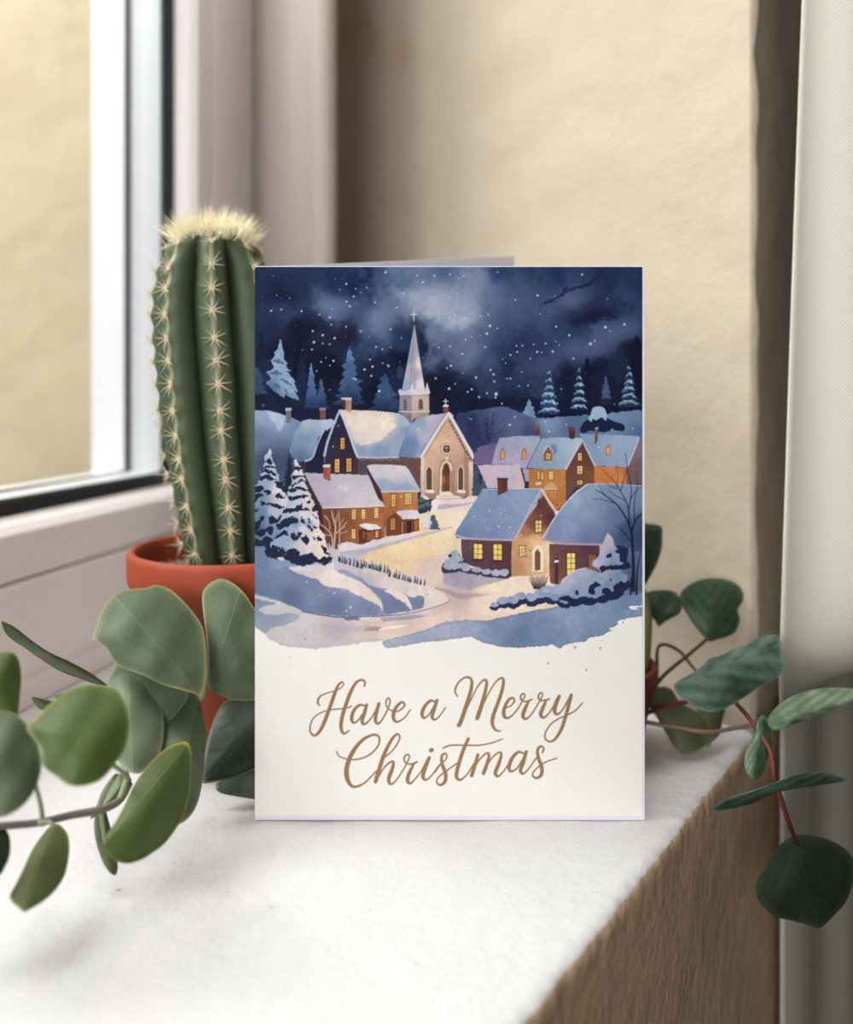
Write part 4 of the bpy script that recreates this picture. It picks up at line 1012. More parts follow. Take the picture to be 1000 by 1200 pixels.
    L = {
        'H1': [[(155, 355, 1.6), (137, 320, 2.6), (160, 272, 2.1), (220, 243, 1.6), (290, 222, 1.5), (345, 197, 1.5), (370, 162, 1.6), (352, 143, 2.), (318, 180, 3.2), (285, 262, 4.2), (240, 390, 4.3), (190, 520, 4.3), (150, 592, 3.8), (110, 624, 2.9), (76, 600, 2.3), (68, 550, 2.), (95, 475, 1.7), (160, 422, 1.6), (250, 394, 1.6), (370, 381, 1.7), (410, 373, 1.7), (441, 360, 1.8)],
               [(557, 178, 2.3), (562, 142, 2.5), (530, 124, 2.6), (480, 152, 3.2), (430, 242, 4.2), (390, 350, 4.4), (357, 460, 4.4), (347, 540, 4.2), (357, 590, 3.4), (380, 606, 2.6), (420, 580, 1.8)],
               [(555, 355, 2.2), (510, 352, 3.2), (462, 400, 4.), (443, 470, 4.2), (458, 508, 2.8), (500, 488, 2.), (550, 415, 1.8), (578, 355, 2.6)],
               [(578, 348, 3.6), (558, 420, 4.2), (537, 490, 4.2), (552, 523, 2.8), (590, 500, 2.), (640, 435, 1.8), (688, 342, 3.4)],
               [(688, 338, 3.8), (666, 420, 4.2), (657, 490, 4.), (685, 517, 2.6), (730, 460, 2.), (770, 380, 1.9), (788, 320, 1.9), (775, 287, 1.9), (753, 312, 1.9), (757, 360, 1.9), (792, 395, 1.8), (850, 408, 1.8), (908, 370, 2.2), (918, 338, 2.4), (890, 325, 2.9), (842, 372, 4.), (817, 440, 4.4), (828, 488, 3.6), (860, 500, 2.4), (920, 462, 1.7), (970, 393, 1.7)]],
        'H2': [[(245, 345, 2.4), (205, 337, 3.), (152, 390, 4.), (124, 460, 4.2), (142, 505, 2.8), (190, 472, 1.8), (240, 388, 1.8), (268, 332, 2.8)],
               [(270, 332, 3.6), (242, 420, 4.2), (222, 490, 4.2), (246, 522, 2.6), (290, 490, 1.8), (352, 405, 1.7)],
               [(468, 295, 1.7), (446, 240, 2.4), (472, 170, 2.2), (530, 117, 2.3), (585, 112, 2.8), (610, 152, 3.4), (598, 240, 4.2), (550, 400, 4.8), (500, 545, 5.), (482, 576, 4.8)],
               [(530, 480, 1.5), (590, 350, 1.7), (660, 210, 1.8), (720, 138, 2.2), (752, 145, 3.), (746, 220, 3.8), (710, 360, 4.6), (672, 480, 5.), (661, 508, 4.8)],
               [(700, 420, 1.5), (760, 290, 1.7), (830, 170, 1.8), (888, 118, 2.4), (918, 135, 3.2), (907, 220, 3.8), (870, 340, 4.2), (822, 470, 4.4), (808, 550, 4.2), (828, 608, 3.), (860, 632, 2.2), (890, 630, 1.5)]],
        'H3': [[(110, 405, 1.7), (160, 383, 1.8), (190, 340, 2.2), (174, 310, 2.6), (132, 332, 3.4), (93, 410, 4.2), (87, 470, 4.4), (112, 505, 3.2), (160, 488, 2.), (220, 420, 1.8), (268, 340, 1.8), (293, 288, 1.8), (276, 268, 2.), (252, 292, 2.2), (257, 325, 2.2), (290, 346, 2.), (330, 338, 2.2), (360, 322, 2.)],
               [(330, 345, 2.4), (297, 410, 4.2), (274, 480, 4.4), (297, 515, 2.8), (340, 488, 1.9), (400, 403, 1.8), (448, 320, 1.8), (466, 278, 1.8), (450, 258, 2.), (427, 282, 2.2), (430, 318, 2.2), (462, 336, 2.), (500, 329, 2.2), (534, 320, 2.)],
               [(500, 338, 2.4), (467, 410, 4.2), (447, 470, 4.4), (472, 502, 2.8), (520, 468, 1.9), (570, 393, 1.9), (602, 330, 2.8), (628, 294, 3.8)],
               [(628, 294, 3.8), (597, 370, 4.2), (582, 440, 4.2), (607, 469, 3.), (650, 438, 2.), (700, 358, 2.), (743, 282, 3.2)],
               [(745, 282, 3.8), (720, 380, 4.2), (690, 490, 4.2), (650, 610, 4.), (590, 708, 3.2), (535, 735, 2.4), (493, 708, 2.2), (493, 650, 1.9), (542, 570, 1.8), (620, 513, 1.8), (710, 474, 1.9), (790, 428, 1.9), (852, 359, 1.8)]],
        'H4': [[(70, 213, 1.7), (95, 253, 1.6), (160, 276, 1.7), (250, 277, 1.9), (340, 244, 1.9), (408, 180, 2.1), (430, 118, 2.2), (410, 78, 2.6), (360, 78, 2.9), (282, 122, 3.9), (203, 222, 5.), (158, 340, 5.5), (158, 430, 5.5), (188, 492, 4.), (230, 507, 3.), (300, 478, 2.1), (360, 422, 1.8), (400, 378, 1.7)],
               [(470, 263, 1.7), (540, 203, 1.8), (588, 130, 1.9), (598, 88, 2.2), (577, 68, 2.5), (532, 112, 3.5), (472, 230, 4.5), (427, 360, 4.9), (397, 463, 4.7)],
               [(425, 420, 1.5), (470, 345, 1.9), (520, 301, 2.4), (546, 304, 3.), (535, 360, 4.2), (507, 440, 4.6), (520, 485, 2.8), (560, 463, 1.9), (620, 378, 1.8), (663, 300, 1.8), (680, 252, 1.9), (660, 238, 2.), (637, 262, 2.2), (642, 300, 2.2), (680, 318, 2.), (720, 311, 2.2), (745, 299, 2.)],
               [(715, 318, 2.6), (677, 395, 4.4), (664, 455, 4.4), (687, 479, 2.8), (730, 438, 1.9), (780, 373, 1.8), (822, 300, 2.8), (845, 265, 3.8)],
               [(845, 265, 3.8), (812, 350, 4.4), (792, 420, 4.4), (817, 449, 2.6), (860, 418, 1.9), (930, 323, 1.7)],
               [(858, 204, 4.8), (866, 200, 4.8)]],
        'H5': [[(0, 362, 1.7), (45, 298, 1.6), (83, 262, 1.7), (93, 232, 1.8), (78, 213, 2.2), (52, 237, 3.2), (57, 300, 4.), (82, 370, 4.4), (79, 430, 4.2), (45, 460, 3.), (14, 438, 2.2), (27, 400, 1.8), (90, 349, 1.8), (175, 288, 1.7)],
               [(260, 100, 3.8), (220, 190, 4.2), (182, 310, 4.4), (167, 390, 4.2), (192, 420, 2.8), (230, 398, 1.9), (270, 348, 1.8), (300, 298, 1.8)],
               [(65, 172, 2.), (120, 151, 2.), (220, 149, 1.9), (340, 150, 1.8), (440, 132, 1.7), (525, 102, 1.6)],
               [(335, 224, 3.6), (310, 310, 4.2), (286, 386, 4.4)],
               [(290, 360, 1.5), (345, 265, 1.8), (398, 215, 2.2), (422, 224, 3.), (404, 300, 4.2), (379, 368, 4.4)],
               [(385, 345, 1.5), (440, 255, 1.8), (493, 208, 2.2), (517, 219, 3.), (499, 290, 4.2), (471, 365, 4.2), (491, 392, 2.6), (530, 358, 1.8), (580, 288, 1.8)],
               [(690, 215, 2.2), (650, 203, 3.), (602, 250, 4.2), (577, 320, 4.2), (592, 354, 2.8), (640, 328, 1.9), (688, 250, 1.9), (710, 200, 3.)],
               [(712, 200, 3.6), (690, 280, 4.2), (667, 345, 4.2), (687, 372, 2.6), (730, 333, 1.8), (790, 248, 1.7)],
               [(838, 207, 2.2), (847, 173, 2.2), (825, 158, 2.6), (800, 187, 3.4), (807, 250, 4.), (832, 320, 4.4), (829, 378, 4.), (795, 405, 3.), (762, 388, 2.2), (770, 355, 1.8), (820, 307, 1.8), (880, 274, 1.7), (948, 252, 1.7)]]}
    for k, strokes in L.items():
        P.f(k)
        for q in strokes:
            P.stroke(q, ink)
    return np.clip(P.img, 0, 255)
# ---------------------------------------------------------------- materials of the setting
def plaster(name, c1, c2, scale=14, rough=.85, bump=.5, stain=None):
    m = Mat(name, rough, .2)
    n1 = m.noise(scale, 5)
    n2 = m.noise(scale * 9, 4)
    n3 = m.noise(scale * 60, 2)
    c = m.mix(n1, c1, c2)
    c = m.mix(m.ramp(n2, [(.42, 0.), (.62, .35)]), c, c2)
    if stain is not None:
        c = m.mix(m.ramp(m.noise(*stain[:2]), [(stain[2], 0.), (stain[2] + .08, .6)]), c, stain[3])
    m.base(c)
    b = m.bump(n1, bump, .006)
    b = m.bump(n2, bump, .0016, b)
    m.bump(n3, bump, .0004, b)
    return m.m


M_WALL = plaster('cream_plaster', (194, 183, 168), (182, 167, 146), 9, stain=(7, 3, .64, (172, 146, 114)))
M_SILL = plaster('white_painted_plaster', (220, 219, 221), (210, 209, 211), 16, .75, .32, stain=(190, 3, .70, (112, 98, 84)))
M_FACE = plaster('brown_plaster', (226, 196, 164), (196, 164, 132), 26, .92, .5)
M_OUT = plaster('ochre_stucco', (240, 226, 200), (218, 200, 164), 15, .9, 1.)
m = Mat('white_window_plastic', .35, .4)
m.base(m.mix(m.noise(30, 3), (242, 237, 237), (234, 228, 228)))
M_PVC = m.m
m = Mat('white_outer_frame', .4, .4)
m.base(m.mix(m.noise(20, 3), (224, 226, 227), (216, 218, 220)))
M_PVC2 = m.m
m = Mat('black_rubber', .45, .4)
m.base(m.mix(m.noise(60, 2), (18, 24, 28), (32, 40, 44)))
M_RUB = m.m
m = Mat('spacer_metal', .4, .5)
v = m.node('ShaderNodeTexVoronoi')
v.inputs['Scale'].default_value = 240
v.inputs['Randomness'].default_value = .1
m.link(m.coord(), v.inputs['Vector'])
m.base(m.ramp(v.outputs['Distance'], [(.15, (170, 174, 180)), (.5, (206, 208, 212))]))
M_SPACER = m.m
m = Mat('window_glass')
tr = m.node('ShaderNodeBsdfTransparent')
gl = m.node('ShaderNodeBsdfGlossy', i_Roughness=.02)
fr = m.node('ShaderNodeFresnel', i_IOR=1.25)
tr.inputs[0].default_value = (.97, .985, .98, 1)
mx = m.node('ShaderNodeMixShader')
m.link(fr.outputs[0], mx.inputs[0])
m.link(tr.outputs[0], mx.inputs[1])
m.link(gl.outputs[0], mx.inputs[2])
m.link(mx.outputs[0], m.n['Material Output'].inputs[0])
m.base(m.mix(m.noise(3), (250, 250, 250), (245, 250, 250)))
M_GLASS = m.m

rnd = random.Random(5)
npr = np.random.default_rng(3)


def wave(x, y, k=0):
    """smooth unevenness of hand-laid plaster, about -1..1"""
    return (math.sin(x * 1.0 + 1.3 * k) * math.cos(y * 1.31 + .7 * k) + .5 * math.sin(x * 2.3 + y * 1.9 + k) + .3 * math.sin(x * 5.1 - y * 4.3 + 2 * k)) / 1.6


# ---------------------------------------------------------------- sill: white top, brown room-side face, one run
EA, EB = Vector((157, 407, 0)), Vector((51, 257, 0))
ED = (EA - EB).normalized()
EN = Vector((ED.y, -ED.x, 0))         # out into the room
rows, vs, fs, mi = 300, [], [], []
prof = [(-6, 0), (-4.2, -.2), (-2.6, -.7), (-1.3, -1.5), (-.5, -2.7), (0, -4.4)]
for i in range(rows + 1):
    t = i / rows
    d = 110 - 760 * t if t < 0 else 120 - 720 * (t ** .9)
    e = EA + ED * d
    wpt = WO + WU * ((e.y - WO.y) / WU.y * 1.0 + (70 if i == 0 else 60 * (1 - t)))
    rough = .5 * wave(d * .045, 0, 1) + .55 * wave(d * .3, 3, 2) + .5 * (rnd.random() - .5)
    e0, e = e, e + EN * rough
    row = []
    for k in range(26):
        s_ = k / 26
        p = wpt.lerp(e - EN * 6, s_)
        row.append(Vector((p.x, p.y, .5 * wave(p.x * .05, p.y * .05, 4) * (1 if k else 0) - .4)))
    for a, z in prof:
        row.append(e + EN * (a + .25 * wave(d * .5, z, 3)) + Vector((0, 0, z - .4 + .2 * wave(d * .3, a, 5))))
    for z in (-8, -14, -20, -30, -45, -65, -90, -120, -160, -220, -300, -420, -600, -850):
        k = max(0, 1 + z / 14)
        row.append(e * k + e0 * (1 - k) + EN * (.8 * wave(d * .03, z * .03, 6) * (1 - k) - .2) + Vector((0, 0, z)))
    row.append(wpt - WN * 40 + Vector((0, 0, -850)))
    row.append(wpt - WN * 40 + Vector((0, 0, -.4)))
    vs += [p * MM for p in row]
    nc = len(row)
for i in range(rows):
    for k in range(nc):
        k2 = (k + 1) % nc
        fs.append((i * nc + k, i * nc + k2, (i + 1) * nc + k2, (i + 1) * nc + k))
        mi.append(0 if k < 29 or k == nc - 1 else 1)
sill = obj('window_sill', vs, fs, [M_SILL, M_FACE])
sill.data.polygons.foreach_set('material_index', mi)
tag(sill, kind='structure')

# ---------------------------------------------------------------- reveal wall with its worn corner, and the room-side wall
WA, WB = Vector((-73, 682, 0)), Vector((157, 407, 0))
wd = (WB - WA).normalized()
wn = Vector((wd.y, -wd.x, 0))
if wn.y > 0:
    wn = -wn


def wall_sheet(name, path, z0, z1, nz, mat, back, amp):
    """an uneven plastered face following a plan path, closed by a flat back"""
    v, f = [], []
    n = len(path)
    zs = [z0 + (z1 - z0) * i / nz for i in range(nz + 1)]
    for z in zs:
        for (p, nr, w) in path:
            d = amp * w * (wave(p.x * .028 + p.y * .02, z * .03, 7) + .5 * wave(p.x * .08, z * .09, 8))
            v.append((p + nr * d + Vector((0, 0, z))) * MM)
        for p in back:
            v.append((p + Vector((0, 0, z))) * MM)
    m_ = n + len(back)
    for i in range(nz):
        for k in range(m_):
            f.append((i * m_ + k, i * m_ + (k + 1) % m_, (i + 1) * m_ + (k + 1) % m_, (i + 1) * m_ + k))
    f.append(tuple(range(m_))[::-1])
    f.append(tuple(nz * m_ + k for k in range(m_)))
    o = obj(name, v, f, mat)
    return tag(o, kind='structure')


path = []
L = (WB - WA).length
for k in range(46):
    path.append((WA.lerp(WB, (k / 45) * (L - 4) / L), wn, 1 if k else 0))
for k in range(1, 7):                       # the rounded, knocked corner
    a = k / 6
    nr = (wn * (1 - a) + EN * a).normalized()
    p = WA.lerp(WB, (L - 4 + 4 * min(1, a * 1.3)) / L) + ED * max(0, a - .25) * 5
    path.append((p, nr, 1.2))
pe = path[-1][0]
path += [(pe + ED * (560 * k / 60), EN, 1) for k in range(1, 61)]
wall_sheet('wall_back', path, -.5, 1250, 130, M_WALL, [path[-1][0] - EN * 120, WA + ED * 90 + wd * -10], 1.5)

# ---------------------------------------------------------------- the window: one welded frame profile run around the opening
U0, U1, Z0, Z1 = -1000.0, 268.0, 0.0, 1160.0


def rail(mb, prof_, closed=True):
    """sweep a section (d inward from the outer edge, v) around the rectangle with mitred corners"""
    rings = []
    for su, sz in ((0, 0), (1, 0), (1, 1), (0, 1)):
        ring = []
        for d, v in prof_:
            u = U1 - d if su else U0 + d
            z = Z1 - d if sz else Z0 + d
            ring.append(win(u, v, z))
        rings.append(ring)
    n = len(prof_)
    vv = [p for r in rings for p in r]
    ff = []
    for c in range(4):
        for k in range(n):
            a, b = c * n + k, c * n + (k + 1) % n
            c2 = ((c + 1) % 4) * n
            ff.append((a, b, c2 + (k + 1) % n, c2 + k))
    mb.add(vv, ff)


w1 = bpy.data.objects.new('window_1', None)
w1.location = win(-366, 0, 0)
w1.empty_display_size = .05
COL.objects.link(w1)
tag(w1, kind='structure')


def swept(name, prof_, mat, bev=0):
    mb = MB()
    rail(mb, prof_)
    o = mb.build(name, mat, w1, smooth=False)
    if bev:
        b = o.modifiers.new('edge', 'BEVEL')
        b.width = bev * MM
        b.segments = 3
        b.limit_method = 'ANGLE'
        b.angle_limit = math.radians(25)
        b.harden_normals = False
    return o


swept('frame', [(0, 0), (13, 0), (15, -1.5), (17, 0), (65, 0), (66.5, -4), (66.5, -40), (0, -40)], M_PVC, 1.2)
swept('sash', [(67, -40), (67, -2.5), (69, -.2), (91, 0), (95, -5), (98, -14), (98, -17), (94, -17), (94, -40)], M_PVC, 1.0)
swept('gasket', [(96, -14.2), (105, -15.4), (107, -17.5), (107, -19), (96, -19)], M_RUB, .6)
swept('spacer_bar', [(96, -21), (106, -21), (106, -44), (96, -44)], M_SPACER)
swept('outer_gasket', [(96, -45), (107, -45), (107, -49), (96, -49)], M_RUB, .4)
swept('outer_frame', [(40, -50), (105, -50), (104, -78), (40, -78)], M_PVC2, 1.0)
for nm, v_ in (('inner_pane', -20), ('outer_pane', -44.6)):
    obj(nm, [win(U0 + 100, v_, Z0 + 100), win(U1 - 100, v_, Z0 + 100), win(U1 - 100, v_, Z1 - 100), win(U0 + 100, v_, Z1 - 100)], [(0, 1, 2, 3)], M_GLASS, w1, smooth=False)

# white board standing out from the frame beside the reveal wall, its rounded edge towards the room
mb = MB()
sec = [(-143, 702), (-140.5, 694), (-122, 655), (-101, 614), (-84, 573), (-73.5, 546), (-69, 533), (-63, 528), (-58.5, 530), (-57, 537), (-59, 548), (-68, 572), (-118, 705)]
mb.prism([Vector((x, y, -.5)) * MM for x, y in sec], [Vector((x, y, 1250)) * MM for x, y in sec])
m = Mat('white_lining_paint', .6, .3)
m.base(m.mix(m.noise(24, 4), (192, 180, 174), (180, 167, 160)))
m.bump(m.noise(60, 4), .2, .001)
lin_ob = mb.build('trim_1', m.m)
for p in lin_ob.data.polygons:
    p.use_smooth = len(p.vertices) == 4
tag(lin_ob, kind='structure')

# wall of the house across, seen through the panes
v, f = [], []
NX, NZ = 60, 60
for i in range(NZ + 1):
    for k in range(NX + 1):
        x, z = -2100 + 1900 * k / NX, -900 + 2700 * i / NZ
        v.append(Vector((x, 1500 + 5 * wave(x * .012, z * .012, 2) + .18 * (x + 1000), z)) * MM)
for i in range(NZ):
    for k in range(NX):
        a = i * (NX + 1) + k
        f.append((a, a + 1, a + NX + 2, a + NX + 1))
o = obj('wall_outside', v, f, M_OUT)
sd = o.modifiers.new('thickness', 'SOLIDIFY')
sd.thickness = .2
sd.offset = -1
tag(o, kind='structure')
# ---------------------------------------------------------------- curtain
m = Mat('woven_cream_cloth', .85, .15)
cu = m.coord(out='UV')
w1_ = m.node('ShaderNodeTexWave', wave_type='BANDS', bands_direction='DIAGONAL')
w1_.inputs['Scale'].default_value = 95
w1_.inputs['Distortion'].default_value = .6
w1_.inputs['Detail'].default_value = 1
m.link(cu, w1_.inputs['Vector'])
w2_ = m.node('ShaderNodeTexWave', wave_type='BANDS', bands_direction='Y')
w2_.inputs['Scale'].default_value = 130
w2_.inputs['Distortion'].default_value = .6
m.link(cu, w2_.inputs['Vector'])
hh = m.math('MULTIPLY', w1_.outputs['Fac'], w2_.outputs['Fac'])
m.base(m.mix(hh, (202, 198, 184), (228, 226, 216)))
m.bump(hh, .5, .0006)
M_CURT = m.m
cz0, cz1 = -820, 900
nu, nz = 70, 200
v, f, uv = [], [], []
for i in range(nz + 1):
    z = cz0 + (cz1 - cz0) * i / nz
    for k in range(nu + 1):
        t = k / nu
        lean = max(0, (z - 30) / 220) * 8 if z > 30 else 0
        x = 150 + lean * (1 - t) + 150 * t
        y = 361 - 22 * t + 9 * math.sin(t * 9 + .4) * (.2 + t) + 3 * math.sin(t * 21 + z * .004)
        # below the sill the cloth is drawn in against the wall
        k_ = 1 / (1 + math.exp((z - 24) / 11))
        xl = 174 + 190 * t
        yl = 407 + (xl - 157) / .7067 - 14 - 6 * math.sin(t * 14)
        x, y = x + (xl - x) * k_, y + (yl - y) * k_
        v.append(Vector((x, y, z)) * MM)
        uv.append((t * .15 * 4, (z - cz0) / 1000 * 4))
for i in range(nz):
    for k in range(nu):
        a = i * (nu + 1) + k
        f.append((a, a + 1, a + nu + 2, a + nu + 1))
o = obj('curtain', v, f, M_CURT)
ul = o.data.uv_layers.new(name='UVMap')
for l in o.data.loops:
    ul.data[l.index].uv = uv[l.vertex_index]
sd = o.modifiers.new('thickness', 'SOLIDIFY')
sd.thickness = .0012
tag(o, 'cream woven curtain hanging at the right beside the sill', 'curtain')

# ---------------------------------------------------------------- greeting card
m = Mat('card_paper', .65, .25)
m.base(m.mix(m.noise(300, 3), (233, 231, 241), (226, 225, 237)))
m.bump(m.noise(900, 2), .1, .0002)
M_PAPER = m.m
m = Mat('card_print', .7, .06)
at = m.node('ShaderNodeAttribute')
at.attribute_name = 'print'
m.base(at.outputs['Color'])
m.bump(m.noise(1200, 2), .06, .0002)
M_PRINT = m.m
ZC = 326.0
cl, cr, ct_, cb_ = 299, 756, 312, 961
card = thing('greeting_card', 'folded greeting card with a snowy night village and lettering, standing on the white sill', 'greeting card', pix(500, cb_, ZC))


def slab(name, quad, thick, mat, parent, direction):
    q = [Vector(p) for p in quad]
    d = Vector(direction).normalized() * thick * MM
    mb = MB()
    mb.prism(q, [p + d for p in q])
    o = mb.build(name, mat, parent, smooth=False)
    b = o.modifiers.new('edge', 'BEVEL')
    b.width = .00012
    b.segments = 2
    return o


fp = slab('front_panel', [pix(cl, cb_, ZC), pix(cr, cb_, ZC), pix(cr, ct_, ZC), pix(cl, ct_, ZC)], .5, M_PAPER, card, (0, 1, 0))
p0 = pix(cl + .5, cb_, ZC + .6)
far = pix(603, 300, 428)
ztop0 = pix(cl, ct_ + .5, ZC).z
slab('back_panel', [p0, Vector((far.x, far.y, .0003)), far, Vector((p0.x, p0.y, ztop0))], .5, M_PAPER, card, (-.684, .73, 0))
# printed face: the painted sheet as one fine mesh carrying its printed colour
img = paint_card()
gh, gw = img.shape[0] // 2, img.shape[1] // 2
img = img[:gh * 2, :gw * 2].reshape(gh, 2, gw, 2, 3).mean((1, 3)) / 255.0
img = np.where(img <= .04045, img / 12.92, ((img + .055) / 1.055) ** 2.4) * .90
a0, a1 = pix(AX0 - .2, AY0 - .2, ZC - .12), pix(AX1, AY1, ZC - .12)
xs, zs = np.linspace(a0.x, a1.x, gw), np.linspace(a0.z, a1.z, gh)
co = np.zeros((gh, gw, 3), np.float32)
co[..., 0] = xs[None, :]
co[..., 1] = a0.y
co[..., 2] = zs[:, None]
idx = np.arange(gh * gw).reshape(gh, gw)
quads = np.stack([idx[1:, :-1], idx[1:, 1:], idx[:-1, 1:], idx[:-1, :-1]], -1).reshape(-1, 4)
me = bpy.data.meshes.new('printed_picture')
me.vertices.add(gh * gw)
me.vertices.foreach_set('co', co.ravel())
me.loops.add(quads.size)
me.loops.foreach_set('vertex_index', quads.ravel().astype(np.int32))
me.polygons.add(len(quads))
me.polygons.foreach_set('loop_start', np.arange(0, quads.size, 4, dtype=np.int32))
me.update(calc_edges=True)
ca = me.color_attributes.new('print', 'FLOAT_COLOR', 'POINT')
ca.data.foreach_set('color', np.concatenate([img, np.ones((gh, gw, 1))], -1).astype(np.float32).ravel())
me.materials.append(M_PRINT)
pr = bpy.data.objects.new('printed_picture', me)
COL.objects.link(pr)
pr.parent = card
pr.matrix_parent_inverse = Matrix.Translation(-card.location)
pr['label'] = 'watercolour night village and Have a Merry Christmas lettering'

# ---------------------------------------------------------------- potted cactus
def terracotta(name, c1, c2):
    m = Mat(name, .6, .35)
    m.base(m.mix(m.ramp(m.noise(40, 5), [(.35, 0.), (.7, 1.)]), c1, c2))
    m.bump(m.noise(350, 3), .12, .0005)
    return m.m


M_POT = terracotta('orange_red_clay', (156, 64, 36), (134, 52, 30))
m = Mat('gritty_soil', .95, .1)
m.base(m.ramp(m.noise(320, 4), [(.3, (60, 46, 36)), (.5, (112, 92, 74)), (.7, (176, 158, 138))]))
m.bump(m.noise(320, 4), .8, .002)
M_SOIL = m.m
PX, PY = -88.0, 392.0
cact = thing('potted_cactus', 'tall ribbed green cactus with pale spines in an orange clay pot behind the card', 'potted plant', Vector((PX, PY, 0)) * MM)
mb = MB()
prof = [(0, .2), (33, .2), (34.5, 1.5), (44.4, 72), (45.5, 77), (46.8, 79), (47.2, 82), (47.2, 90), (46.4, 92.4), (44.8, 93), (43.4, 92), (43, 88), (42.2, 70), (0, 70)]
mb.lathe([(r * MM, z * MM) for r, z in prof], Vector((PX, PY, 0)) * MM, 96)
mb.build('pot', M_POT, cact)
v, f = [], []
nr_, ns_ = 26, 80
for i in range(nr_ + 1):
    for k in range(ns_):
        a, r_ = 2 * math.pi * k / ns_, 42.4 * i / nr_
        x, y = r_ * math.cos(a), r_ * math.sin(a)
        v.append(Vector((PX + x, PY + y, 81 + 1.4 * wave(x * .25, y * .25, 3) + 1.2 * rnd.random())) * MM)
for i in range(nr_):
    for k in range(ns_):
        f.append((i * ns_ + k, i * ns_ + (k + 1) % ns_, (i + 1) * ns_ + (k + 1) % ns_, (i + 1) * ns_ + k))
obj('soil', v, f, M_SOIL, cact)
m = Mat('gravel', .9, .15)
m.base(m.ramp(m.noise(90, 2), [(.35, (126, 104, 86)), (.65, (196, 176, 156))]))
mb = MB()
for k in range(130):
    a, r_ = rnd.random() * 6.283, 42 * math.sqrt(rnd.random())
    c = Vector((PX + r_ * math.cos(a), PY + r_ * math.sin(a), 81.8)) * MM
    s_ = (.8 + 1.2 * rnd.random()) * MM
    ring = []
    for lat in (-.7, 0, .7):
        ring += [c + Vector((math.cos(q * 1.047) * math.cos(lat) * s_ * (.8 + .4 * rnd.random()), math.sin(q * 1.047) * math.cos(lat) * s_, math.sin(lat) * s_ * .8)) for q in range(6)]
    mb.add(ring, [(i * 6 + q, i * 6 + (q + 1) % 6, i * 6 + 6 + (q + 1) % 6, i * 6 + 6 + q) for i in range(2) for q in range(6)] + [tuple(range(12, 18)), tuple(range(6))[::-1]])
tag(mb.build('grit', m.m, cact), kind='stuff')

m = Mat('cactus_skin', .5, .35)
rv = m.attr('ridge')
c = m.mix(rv, (34, 44, 28), (76, 92, 62))  # shade in the grooves and light on the ribs put into the colour
c = m.mix(m.ramp(m.noise(120, 4), [(.4, 0.), (.7, .5)]), c, (58, 68, 44))
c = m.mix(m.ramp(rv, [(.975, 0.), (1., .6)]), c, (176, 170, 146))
m.base(c)
m.bump(m.noise(500, 3), .15, .0004)
M_CACT = m.m
CZ = 392.0
sect = [(662, 277, 52), (640, 274, 56), (600, 271, 61), (540, 265.5, 67), (490, 261.5, 70.5), (450, 259, 72), (400, 255, 72.5), (370, 253, 72), (345, 252, 69.5), (325, 251.5, 65.5), (308, 251, 60), (294, 250.5, 53), (283, 250, 43), (275, 250, 31), (271, 250, 19), (269, 250, 8)]
axis, rads = [], []
ss = crv(np.array(sect, float), False, 8)
NR, PH0 = 8, math.radians(11.2 - 90)
SEG = 160
sc_ = CZ / F
v, f, ridge = [], [], []
zt, zb = EYE + (CY - 269) * sc_, EYE + (CY - 662) * sc_
PITCH = 10.4


def cpt(i, a, extra=0.):
    y, c, r_ = ss[i]
    ctr = Vector(((c - CX) * sc_, CZ, EYE + (CY - y) * sc_))
    t = abs(math.cos(NR / 2 * (a - PH0)))
    top = min(1, max(0, (y - 272) / 40))
    depth = .36 * (.35 + .65 * top)
    rr = r_ * sc_ * (1 - depth * (1 - t ** .75))
    rr *= 1 + .022 * t ** 6 * math.cos(2 * math.pi * (ctr.z) / PITCH)
    rr += extra
    return ctr + Vector((math.cos(a), math.sin(a), 0)) * rr, t


for i in range(len(ss)):
    for k in range(SEG):
        p, t = cpt(i, 2 * math.pi * k / SEG)
        v.append(p * MM)
        ridge.append(t)
for i in range(len(ss) - 1):
    for k in range(SEG):
        f.append((i * SEG + k, i * SEG + (k + 1) % SEG, (i + 1) * SEG + (k + 1) % SEG, (i + 1) * SEG + k))
f.append(tuple((len(ss) - 1) * SEG + k for k in range(SEG)))
f.append(tuple(range(SEG))[::-1])
body = obj('stem', v, f, M_CACT, cact, attrs={'ridge': ridge})
m = Mat('spine_ivory', .6, .3)
m.base(m.mix(m.noise(150, 2), (240, 228, 204), (222, 202, 170)))
M_SPINE = m.m
m = Mat('areole_wool', .95, .1)
m.base(m.mix(m.noise(400, 3), (226, 198, 156), (206, 170, 120)))
M_WOOL = m.m
m = Mat('crown_wool', .9, .1)
m.base(m.mix(m.noise(220, 3), (252, 246, 226), (246, 234, 196)))
M_CROWN = m.m
sp, wo = MB(), MB()
zc = np.array([EYE + (CY - q[0]) * sc_ for q in ss])
